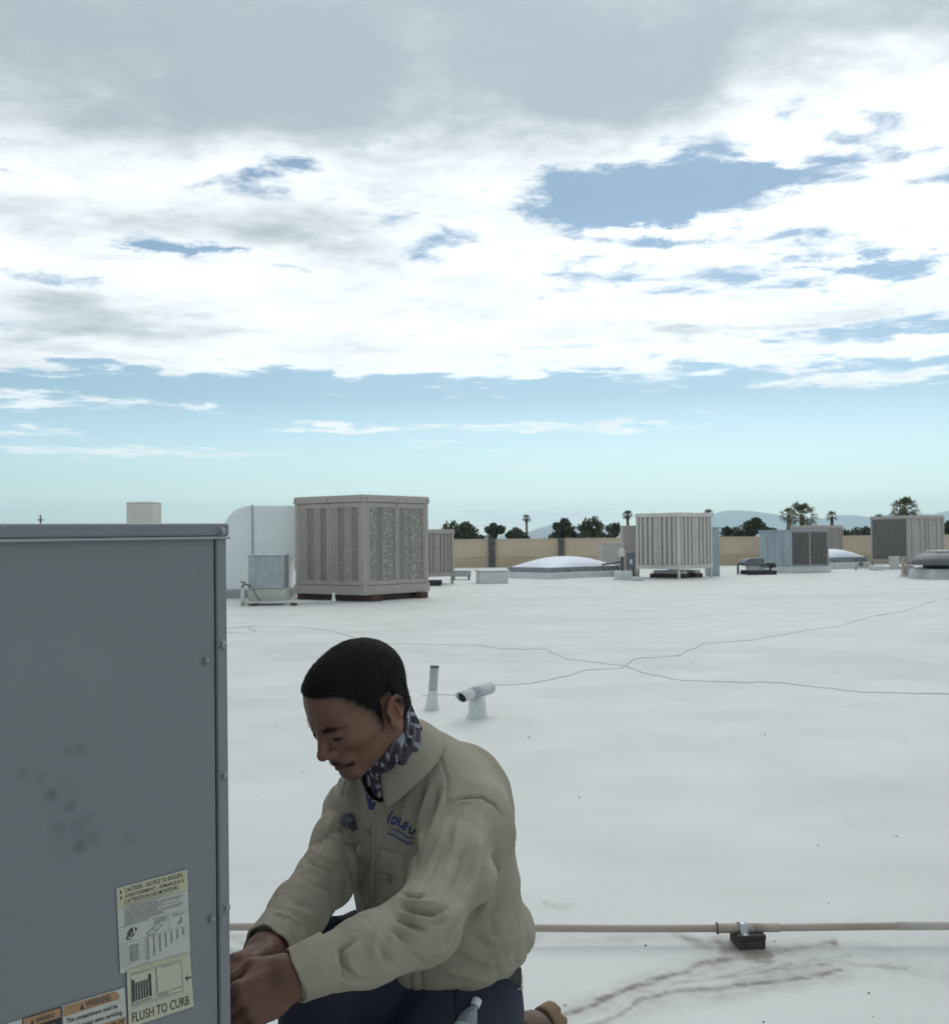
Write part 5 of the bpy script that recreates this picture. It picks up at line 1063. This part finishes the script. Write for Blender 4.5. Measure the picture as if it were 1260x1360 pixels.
# chest: drape between collar and armpit, seam of the yoke and sleeve
for ln, a in (([(562, 1035), (552, 1075), (548, 1110), (549, 1150)], -8), ([(572, 1042), (560, 1085), (556, 1125)], 6), ([(580, 1050), (574, 1078), (562, 1106)], -6), ([(590, 1052), (584, 1078), (572, 1100)], 4.5), ([(545, 1048), (536, 1085), (532, 1120)], 3.2)): fold(ln, 5.5, a, CH)
for ln, a in (([(446, 1035), (452, 1062), (462, 1090)], -5), ([(458, 1030), (462, 1058), (470, 1085)], 4.5), ([(468, 1032), (472, 1060), (476, 1080)], -4), ([(450, 1085), (456, 1105), (460, 1120)], -4)): fold(ln, 4.5, a, (1.75, 2.3))
fold([(592, 1068), (615, 1060), (640, 1059), (656, 1068), (668, 1085)], 2.6, -4.5, (1.5, 2.2)); fold([(590, 1075), (612, 1066), (640, 1065)], 3.5, 2.2, (1.5, 2.2)); fold([(571, 992), (586, 1010), (594, 1035), (593, 1066)], 2.2, -3, (1.5, 2.2))
# side and back: long pulls from armpit to the waist, blouse over the belt
for ln, a, w in (([(655, 1110), (652, 1150), (640, 1190), (620, 1230)], -9, 9), ([(668, 1100), (664, 1140), (650, 1180), (640, 1215)], 6, 8), ([(680, 1120), (672, 1155), (655, 1200)], -5, 7), ([(690, 1160), (676, 1190), (650, 1225)], 4.5, 8), ([(622, 1240), (650, 1262), (680, 1264), (700, 1255)], -6, 9), ([(612, 1262), (650, 1278), (690, 1274)], 5, 8), ([(650, 1215), (656, 1240), (672, 1256)], -4, 7), ([(688, 1282), (684, 1274), (690, 1266)], -5, 4)): fold(ln, w, a, (1.6, 2.4))
fold([(597, 1290), (620, 1296), (650, 1304), (672, 1290)], 5, 3, (1.6, 2.4), False)
# far sleeve
for ln, a in (([(405, 1140), (425, 1152), (448, 1160)], -6), ([(404, 1150), (428, 1163), (455, 1172)], 5), ([(412, 1128), (430, 1140), (452, 1146)], 4), ([(396, 1160), (420, 1174), (450, 1186)], -4), ([(430, 1100), (425, 1120), (420, 1135)], -3.5), ([(352, 1222), (375, 1226), (398, 1240)], -6.5), ([(346, 1232), (372, 1238), (400, 1252)], 5), ([(350, 1213), (375, 1216), (402, 1228)], 4), ([(378, 1190), (398, 1200), (425, 1208)], -2.6), ([(370, 1205), (395, 1212), (420, 1222)], 2.4), ([(445, 1085), (435, 1105), (425, 1125)], 3)): fold(ln, 4.5, a * 1.3, FARM)
VS = VS + NS * disp[:, None]
me = np_mesh('shirt', VS, FS, M_SHIRT); shirt = link('shirt', me, None, person, True)
from mathutils.bvhtree import BVHTree
bvh = BVHTree.FromPolygons([tuple(v) for v in VS], [tuple(int(i) for i in f) for f in FS])
EYE = Vector((0, 0, CAMH))
def hit(px, py):
    r = ray(px, py).normalized(); h = bvh.ray_cast(EYE, r)
    return h if h[0] is not None else None
def cloth_patch(name, quad, n, m, off, mt, parent, puff=0.0, soft=True):
    """a sewn-on piece lying on the shirt: four corners, surface found along the view of the corners"""
    V = []; D = []
    q = [np.array(p, float) for p in quad]
    for j in range(m + 1):
        for i in range(n + 1):
            u, v = i / n, j / m; p = (q[0] * (1 - u) + q[1] * u) * (1 - v) + (q[3] * (1 - u) + q[2] * u) * v; h = hit(*p)
            D.append(h[3] if h else 0.0)
            if h is None: V.append(V[-1] if V else (0, 0, 0)); continue
            e = min(1.0, 4 * min(u, 1 - u, v, 1 - v) + .25) if soft else 1.0
            V.append(tuple(h[0] + h[1] * (off * e + puff * math.sin(u * math.pi) * math.sin(v * math.pi))))
    nV = len(V); V += [tuple(Vector(V[k]) - Vector(ray(*q[0])).normalized() * -.004) for k in range(nV)]
    F = []; id_ = lambda i, j: j * (n + 1) + i
    for j in range(m):
        for i in range(n): F.append((id_(i, j), id_(i, j + 1), id_(i + 1, j + 1), id_(i + 1, j)))
    edge = [id_(i, 0) for i in range(n + 1)] + [id_(n, j) for j in range(1, m + 1)] + [id_(i, m) for i in range(n - 1, -1, -1)] + [id_(0, j) for j in range(m - 1, 0, -1)]
    for a, b in zip(edge, edge[1:] + edge[:1]): F.append((a, b, b + nV, a + nV))
    D = np.array(D); good = np.abs(D - np.median(D[D > 0])) < .05; good = np.concatenate([good, good]); F = np.array(F); F = F[good[F].all(1)]
    lab = np.arange(2 * nV)                                              # keep the largest connected piece
    for _ in range(80):
        mn = lab[F].min(1); new = lab.copy()
        for q_ in range(4): np.minimum.at(new, F[:, q_], mn)
        if (new == lab).all(): break
        lab = new
    F = F[lab[F[:, 0]] == np.bincount(lab[F[:, 0]]).argmax()]; us = np.unique(F); rm = np.zeros(2 * nV, int); rm[us] = np.arange(len(us)); V = np.array(V)[us]; F = rm[F]
    return link(name, np_mesh(name, np.array(V), F, mt), None, parent, True)
def seam(name, line, r, mt, parent, off=.0006):
    pts = []
    for (x0, y0), (x1, y1) in zip(line[:-1], line[1:]):
        n = max(2, int(math.hypot(x1 - x0, y1 - y0) / 4))
        for k in range(n): pts.append((x0 + (x1 - x0) * k / n, y0 + (y1 - y0) * k / n))
    pts.append(line[-1]); H_ = [h for h in (hit(*p) for p in pts) if h]; md = np.median([h[3] for h in H_]); P = [h[0] + h[1] * off for h in H_ if abs(h[3] - md) < .08]
    if len(P) > 2: MB().tube(P, r, 6).build(name, mt, parent, True)
cloth_patch('placket', [(487, 1074), (500, 1074), (496, 1236), (482, 1240)], 4, 40, .0018, M_SHIRT, shirt)
cloth_patch('undershirt', [(484, 1046), (507, 1046), (496, 1076), (490, 1076)], 6, 6, .0015, M_BLUE, shirt)
cloth_patch('collar_band', [(507, 1044), (524, 1044), (494, 1082), (488, 1077)], 5, 10, .0055, M_SHIRT, shirt)
pk = cloth_patch('pocket', [(498, 1146), (546, 1152), (540, 1194), (497, 1228)], 14, 18, .0016, M_SHIRT, shirt, .002)
cloth_patch('pocket_flap', [(507, 1127), (540, 1135), (533, 1167), (495, 1158)], 14, 10, .0050, M_SHIRT, shirt, .002)
cloth_patch('pocket_flap_point', [(496, 1156), (533, 1165), (526, 1174), (517, 1171)], 10, 5, .0049, M_SHIRT, shirt)
cloth_patch('pocket', [(458, 1123), (479, 1118), (480, 1160), (466, 1157)], 8, 14, .0016, M_SHIRT, shirt, .004)
seam('pocket_edge', [(455, 1121), (463, 1124), (472, 1119), (480, 1116)], .0016, M_STITCH, shirt, .0045)
seam('stitching', [(499, 1165), (498, 1200), (498, 1222)], .0007, M_STITCH, shirt, .003); seam('stitching', [(494, 1090), (494, 1150), (493, 1232)], .0006, M_STITCH, shirt, .0028)
seam('sleeve_seam', [(593, 1068), (615, 1060), (640, 1058), (655, 1066), (668, 1084)], .0004, M_STITCH, shirt, .0002); seam('yoke_seam', [(573, 994), (588, 1014), (594, 1040), (593, 1066)], .0004, M_STITCH, shirt, .0002); seam('cuff_stitching', [(404, 1270), (408, 1295), (414, 1322)], .0006, M_STITCH, shirt)
b_me = MB().lathe([(.0052, 0), (.0058, .0008), (.0050, .0022), (.0034, .0016)], 16).mesh('button'); b_me.materials.append(mat('khaki_button', (.17, .15, .12), (.14, .125, .10), scale=30, rough=.4))
for p in ((490, 1104), (489.5, 1147), (489, 1206), (521, 1166)):
    h = hit(*p)
    if h: o = link('button', b_me, None, shirt); o.matrix_world = Matrix.Translation(h[0] + h[1] * (.0026 if p[0] < 500 else .0055)) @ h[1].to_track_quat('Z', 'Y').to_matrix().to_4x4()
# embroidered mark
def emb(name, strokes, r, mt):
    b = MB()
    for ln in strokes:
        P = []
        for (x0, y0), (x1, y1) in zip(ln[:-1], ln[1:]):
            for k in range(4): P.append((x0 + (x1 - x0) * k / 4, y0 + (y1 - y0) * k / 4))
        P.append(ln[-1]); P = [h[0] + h[1] * .0011 for h in (hit(*p) for p in P) if h]
        if len(P) > 1: b.tube(P, r, 5)
    return b.build(name, mt, shirt, True) if b.v else None
LX, LY = 500, 1065; cv = lambda pts: [(LX + x / 18, LY + y / 18) for x, y in pts]
emb('embroidered_letters', [cv([(400, 230), (330, 300), (290, 420), (280, 510)]), cv([(420, 360), (500, 380), (480, 480), (430, 530), (360, 510), (380, 420), (420, 360)]), cv([(585, 390), (520, 540), (570, 590), (630, 600), (690, 470)]), cv([(775, 500), (700, 490), (640, 640)]), cv([(690, 560), (760, 580)]), cv([(640, 640), (700, 660)]), cv([(790, 610), (830, 590)]), cv([(800, 620), (780, 740), (870, 750), (920, 650)])], .0015, M_LOGO)
emb('embroidered_rule', [cv([(310, 610), (335, 625)]), cv([(390, 640), (500, 670), (620, 750), (760, 850), (900, 850)]), cv([(260, 750), (430, 800), (560, 890), (740, 990), (890, 980)])], .0009, M_LOGO)
emb('embroidered_band', [cv([(300, 680), (420, 720), (520, 790), (640, 850), (790, 930)]), cv([(290, 705), (420, 750), (540, 830), (650, 890), (780, 960)])], .0013, M_LOGOL)

# --- collar: folded leaf standing round the neck
CN = npv(-.30, -.30, .90); CN /= np.linalg.norm(CN); CF = FT - CN * (FT @ CN); CF /= np.linalg.norm(CF); CLf = np.cross(CN, CF); CLf = CLf if CLf @ LT > 0 else -CLf
CC = NB + npv(-.010, -.010, .010); V = []; n, m = 64, 10
th0, th1 = R(36), R(324)
for i in range(n + 1):
    th = th0 + (th1 - th0) * i / n; out = CF * math.cos(th) + CLf * math.sin(th); fr_ = max(0, math.cos(th)); tip = max(0, 1 - min(abs(th - th0), abs(th - th1)) / R(34))
    ring = CC + CF * math.cos(th) * (.064 if math.cos(th) > 0 else .058) + CLf * math.sin(th) * .061; wd = .050 + .012 * tip ** 1.2
    for j in range(m + 1):
        s = j / m; up = .034 - .018 * fr_ + .014 * max(0, -math.cos(th))
        p = ring + CN * up + out * .0015 + (out * .62 - CN * .78) * wd * s + CN * .002 * math.sin(s * math.pi) + out * .002 * math.sin(s * math.pi); V.append(p)
V = np.array(V); sv = np.tile(np.arange(m + 1) / m, n + 1)
for _ in range(6):
    e = 1e-3; d0 = shirt_sdf(V); gr = np.stack([shirt_sdf(V + npv(*[(e if a == k else 0) for a in range(3)])) - d0 for k in range(3)], 1) / e; gr /= np.linalg.norm(gr, axis=1)[:, None] + 1e-9
    V = V + gr * np.clip(.0042 + .004 * (1 - sv) - d0, 0, .02)[:, None] * .8
i = np.arange((n + 1) * (m + 1)).reshape(n + 1, m + 1); F = np.stack([i[:-1, :-1].ravel(), i[1:, :-1].ravel(), i[1:, 1:].ravel(), i[:-1, 1:].ravel()], 1)
collar = link('collar', np_mesh('collar', V, F, M_SHIRT), None, shirt, True); so = collar.modifiers.new('thickness', 'SOLIDIFY'); so.thickness = .0032; so.offset = 0
MB().tube([Vector(V[k * (m + 1) + m - 1]) for k in range(n + 1)], .0009, 5).build('collar_stitching', M_STITCH, shirt, True)

def cuff(w, e, r0, r1, ln, name='cuff'):
    ax = (e - w) / np.linalg.norm(e - w); u = np.cross(ax, npv(0, 0, 1)); u /= np.linalg.norm(u); v = np.cross(ax, u)
    def f(P):
        q = P - w; t = q @ ax; x, y = q @ u, q @ v; an = np.arctan2(y, x); rad = np.sqrt((x * .96) ** 2 + (y * 1.03) ** 2)
        rr = r0 + (r1 - r0) * np.clip(t / ln, 0, 1) + .0016 * np.sin(an * 3 + 1) + .0012 * np.sin(an * 7 + t * 60) + .0010 * fbm(P * 60, 2, 5)
        d = np.abs(rad - rr) - .0022; e1 = -(t + .004 - .004 * np.sin(an * 2)); return smax(smax(d, e1, .002), t - ln, .002)
    a, fc_ = surf(f, w - .075, w + .11, .0022); return link(name, np_mesh(name, relax(a, fc_, 1, .3), fc_, M_SHIRT), None, shirt, True)
cuff(LW, LE, .0345, .0372, .05); cuff(RW, RE, .0345, .0375, .05)

# --- trousers
LH, LK, LA = npv(-.030, 1.905, .440), npv(-.150, 1.67, .27), npv(.085, 2.06, .27)
RH, RK, RA = npv(-.115, 2.06, .455), W3(438, 1290, 1.86), npv(-.300, 1.86, .13)
def trousers_sdf(P):
    d = loft(P, [(W3(572, 1385, 1.97), .140, .120), (W3(578, 1340, 1.97), .142, .120), (W3(590, 1298, 1.975), .140, .112), (W3(595, 1272, 1.975), .135, .110)], LT, FT)
    d = smin(d, chain(P, [LH, LH * .5 + LK * .5, LK, LK * .5 + LA * .5, LA], [.100, .102, .082, .070, .058], .04), .05)
    d = smin(d, chain(P, [RH, RH * .5 + RK * .5, RK, RK * .5 + RA * .5, RA], [.110, .098, .080, .072, .064], .04), .05); return d
V6, F6 = surf(trousers_sdf, npv(-.48, 1.45, .0), npv(.34, 2.4, .72), .009)
N6 = vnormals(V6, F6); V6 = V6 + N6 * (.006 * fbm(V6 * np.array([10, 10, 7]), 3, 91) + .002 * fbm(V6 * 25, 2, 92))[:, None]
tro = link('trousers', np_mesh('trousers', V6, F6, M_NAVY), None, person, True)
bvh_s = bvh; bvh = BVHTree.FromPolygons([tuple(v) for v in V6], [tuple(int(i) for i in f) for f in F6])
seam('side_pocket_edge', [(606, 1305), (607, 1330), (607, 1372)], .0024, M_NAVY, tro, .002); seam('side_seam', [(470, 1335), (468, 1350), (462, 1380)], .0014, M_NAVY, tro, .001)
bvh = bvh_s
# --- boots
def boot(heel, toe_dir, sole_n, nm):
    T = toe_dir / np.linalg.norm(toe_dir); Nn = sole_n - T * (sole_n @ T); Nn /= np.linalg.norm(Nn); Sd = np.cross(T, Nn); Bm = np.stack([T, -Nn, Sd])   # x to the toe, y up from the sole
    def upper(P):
        q = (P - heel) @ Bm.T; d = chain(q, [(.035, .045, 0), (.10, .045, 0), (.19, .030, .003), (.245, .028, .003)], [.040, .040, .040, .030], .03)
        d = smin(d, chain(q, [(.045, .06, 0), (.04, .12, 0), (.035, .17, 0)], [.043, .043, .050], .02), .03); d = np.maximum(d, -(q[:, 1] - .012)); return d + .0016 * np.sin(q[:, 1] * 260 + 4 * np.sin(q[:, 0] * 30)) * (q[:, 1] > .06)
    def sole(P):
        q = (P - heel) @ Bm.T; out = np.minimum(np.minimum(ell(q, (.045, 0, 0), (.050, .5, .040)), ell(q, (.19, 0, .004), (.090, .5, .050))), np.maximum(np.abs(q[:, 2] - .001) - .036, np.abs(q[:, 0] - .12) - .08))
        g = np.where((q[:, 0] > .085) & (q[:, 0] < .125), .006, -.016); d = np.maximum(out, np.maximum(q[:, 1] - .016, g - q[:, 1])); return np.maximum(d, -np.maximum(np.abs(np.mod(q[:, 0], .022) - .011) - .004, q[:, 1] + .010))
    c = heel + Bm.T @ npv(.12, .06, 0); a, f = surf(upper, c - .22, c + .22, .005); bt = link(nm, np_mesh(nm, a, f, M_LEATHER), None, person, True)
    a, f = surf(sole, c - .24, c + .24, .004); link('boot_sole', np_mesh('boot_sole', relax(a, f, 1, .3), f, M_SOLE), None, bt, True)
boot(W3(728, 1337, 2.14), npv(.10, .10, -.97), npv(.72, .60, .25), 'boot'); boot(npv(-.26, 1.93, .03), npv(-.60, -.80, 0), npv(0, 0, -1), 'boot')

# --- small things he carries
h = hit(468, 1087)
if h:
    p = h[0] + h[1] * .010; t = thing('clip_microphone', 'small clip-on microphone with fuzzy dark windscreen on the shirt front', 'microphone', p)
    M_FUZZ = mat('windscreen_fur', (.06, .065, .09), (.16, .17, .20), scale=160, rough=.9); a, f = surf(lambda P: np.linalg.norm(P - np.array(p), axis=1) - .0105 - .0012 * fbm(P * 400, 2, 4), np.array(p) - .02, np.array(p) + .02, .0016)
    link('windscreen', np_mesh('windscreen', a - np.array(p), f, M_FUZZ), None, t, True); r_ = blades(a - np.array(p), f, np.full(len(a), 5e5), .0055, .0003, npv(0, 0, .1), 'f', .5); link('fur', np_mesh('fur', r_[0], r_[1], M_FUZZ), None, t)
    h2 = hit(474, 1098); q = (h2[0] + h2[1] * .006) - p; MB().tube([Vector((.004, 0, -.004)), q * .6, q + Vector((.001, 0, -.006))], [.0045, .0052, .0045], 8).build('clip_body', M_BLACK, t, True)
# water bottle in the side pocket
M_PET = mat('clear_bottle', (.42, .47, .50), (.34, .38, .41), scale=30, rough=.12, spec=.6); M_PET.node_tree.nodes['Principled BSDF'].inputs['Transmission Weight'].default_value = .55
bt_ = BVHTree.FromPolygons([tuple(v) for v in V6], [tuple(int(i) for i in f) for f in F6]); th_ = lambda x, y: np.array(bt_.ray_cast(EYE, ray(x, y).normalized())[0])
A = th_(606, 1388) + npv(0, .004, 0); B2 = th_(631, 1324) + npv(.004, -.010, 0); ax = B2 - A; Lb = np.linalg.norm(ax); t = thing('water_bottle', 'clear plastic water bottle with pale blue label in the trouser pocket', 'bottle', A); t.rotation_mode = 'QUATERNION'; t.rotation_quaternion = Vector(ax).to_track_quat('Z', 'Y')
sc = Lb / .115; t.scale = (.62, .62, sc)
MB().lathe([(0, -.05), (.024, -.05), (.026, -.045), (.026, .02), (.0275, .03), (.0275, .052), (.025, .066), (.017, .082), (.0115, .090), (.0110, .097)], 24).build('bottle_body', M_PET, t, True)
MB().lathe([(.0128, .0972), (.0132, .099), (.0132, .113), (.0118, .115), (0.001, .1151)], 20).build('cap', mat('white_cap', (.55, .58, .60), (.5, .53, .55), rough=.4), t, True); MB().lathe([(.0263, -.02), (.0279, .025), (.0279, .040)], 24).build('paper_label', mat('pale_blue_label', (.30, .42, .50), (.45, .52, .55), scale=40, rough=.5), t, True)
p = W3(678, 1308, 1.885); t = thing('phone_holster', 'dark holster clipped to the belt under the shirt hem', 'holster', p, R(28)); s = .00128
box('holster_body', M_BLACK, t, (-.012, -.012, -.030), (.014, .016, .030), .005); box('holster_flap', mat('worn_black_nylon', (.05, .047, .045), (.03, .03, .03), rough=.7), t, (-.0135, -.0145, .000), (.0155, .0175, .0325), .004); box('metal_trim', M_GALV, t, (.0050, -.0158, -.004), (.0158, -.0147, -.0022), 0); box('trim_edge', M_BEIGE, t, (.0140, -.0158, -.002), (.0152, -.0147, .020), 0)

# ------------------------------------------------------------------ air
HZ = bpy.data.materials.new('haze_air'); HZ.use_nodes = True; ht = HZ.node_tree; ht.nodes.clear()
pv = ht.nodes.new('ShaderNodeVolumePrincipled'); ho = ht.nodes.new('ShaderNodeOutputMaterial'); ht.links.new(pv.outputs[0], ho.inputs['Volume'])
pv.inputs['Color'].default_value = (.66, .88, 1.0, 1); pv.inputs['Density'].default_value = 1.9e-4; pv.inputs['Anisotropy'].default_value = .8
tag(box('haze', HZ, None, (-8800, -400, -8), (8800, 7900, 260), 0), 'pale blue haze filling the air out to the mountains', 'haze', kind='stuff')
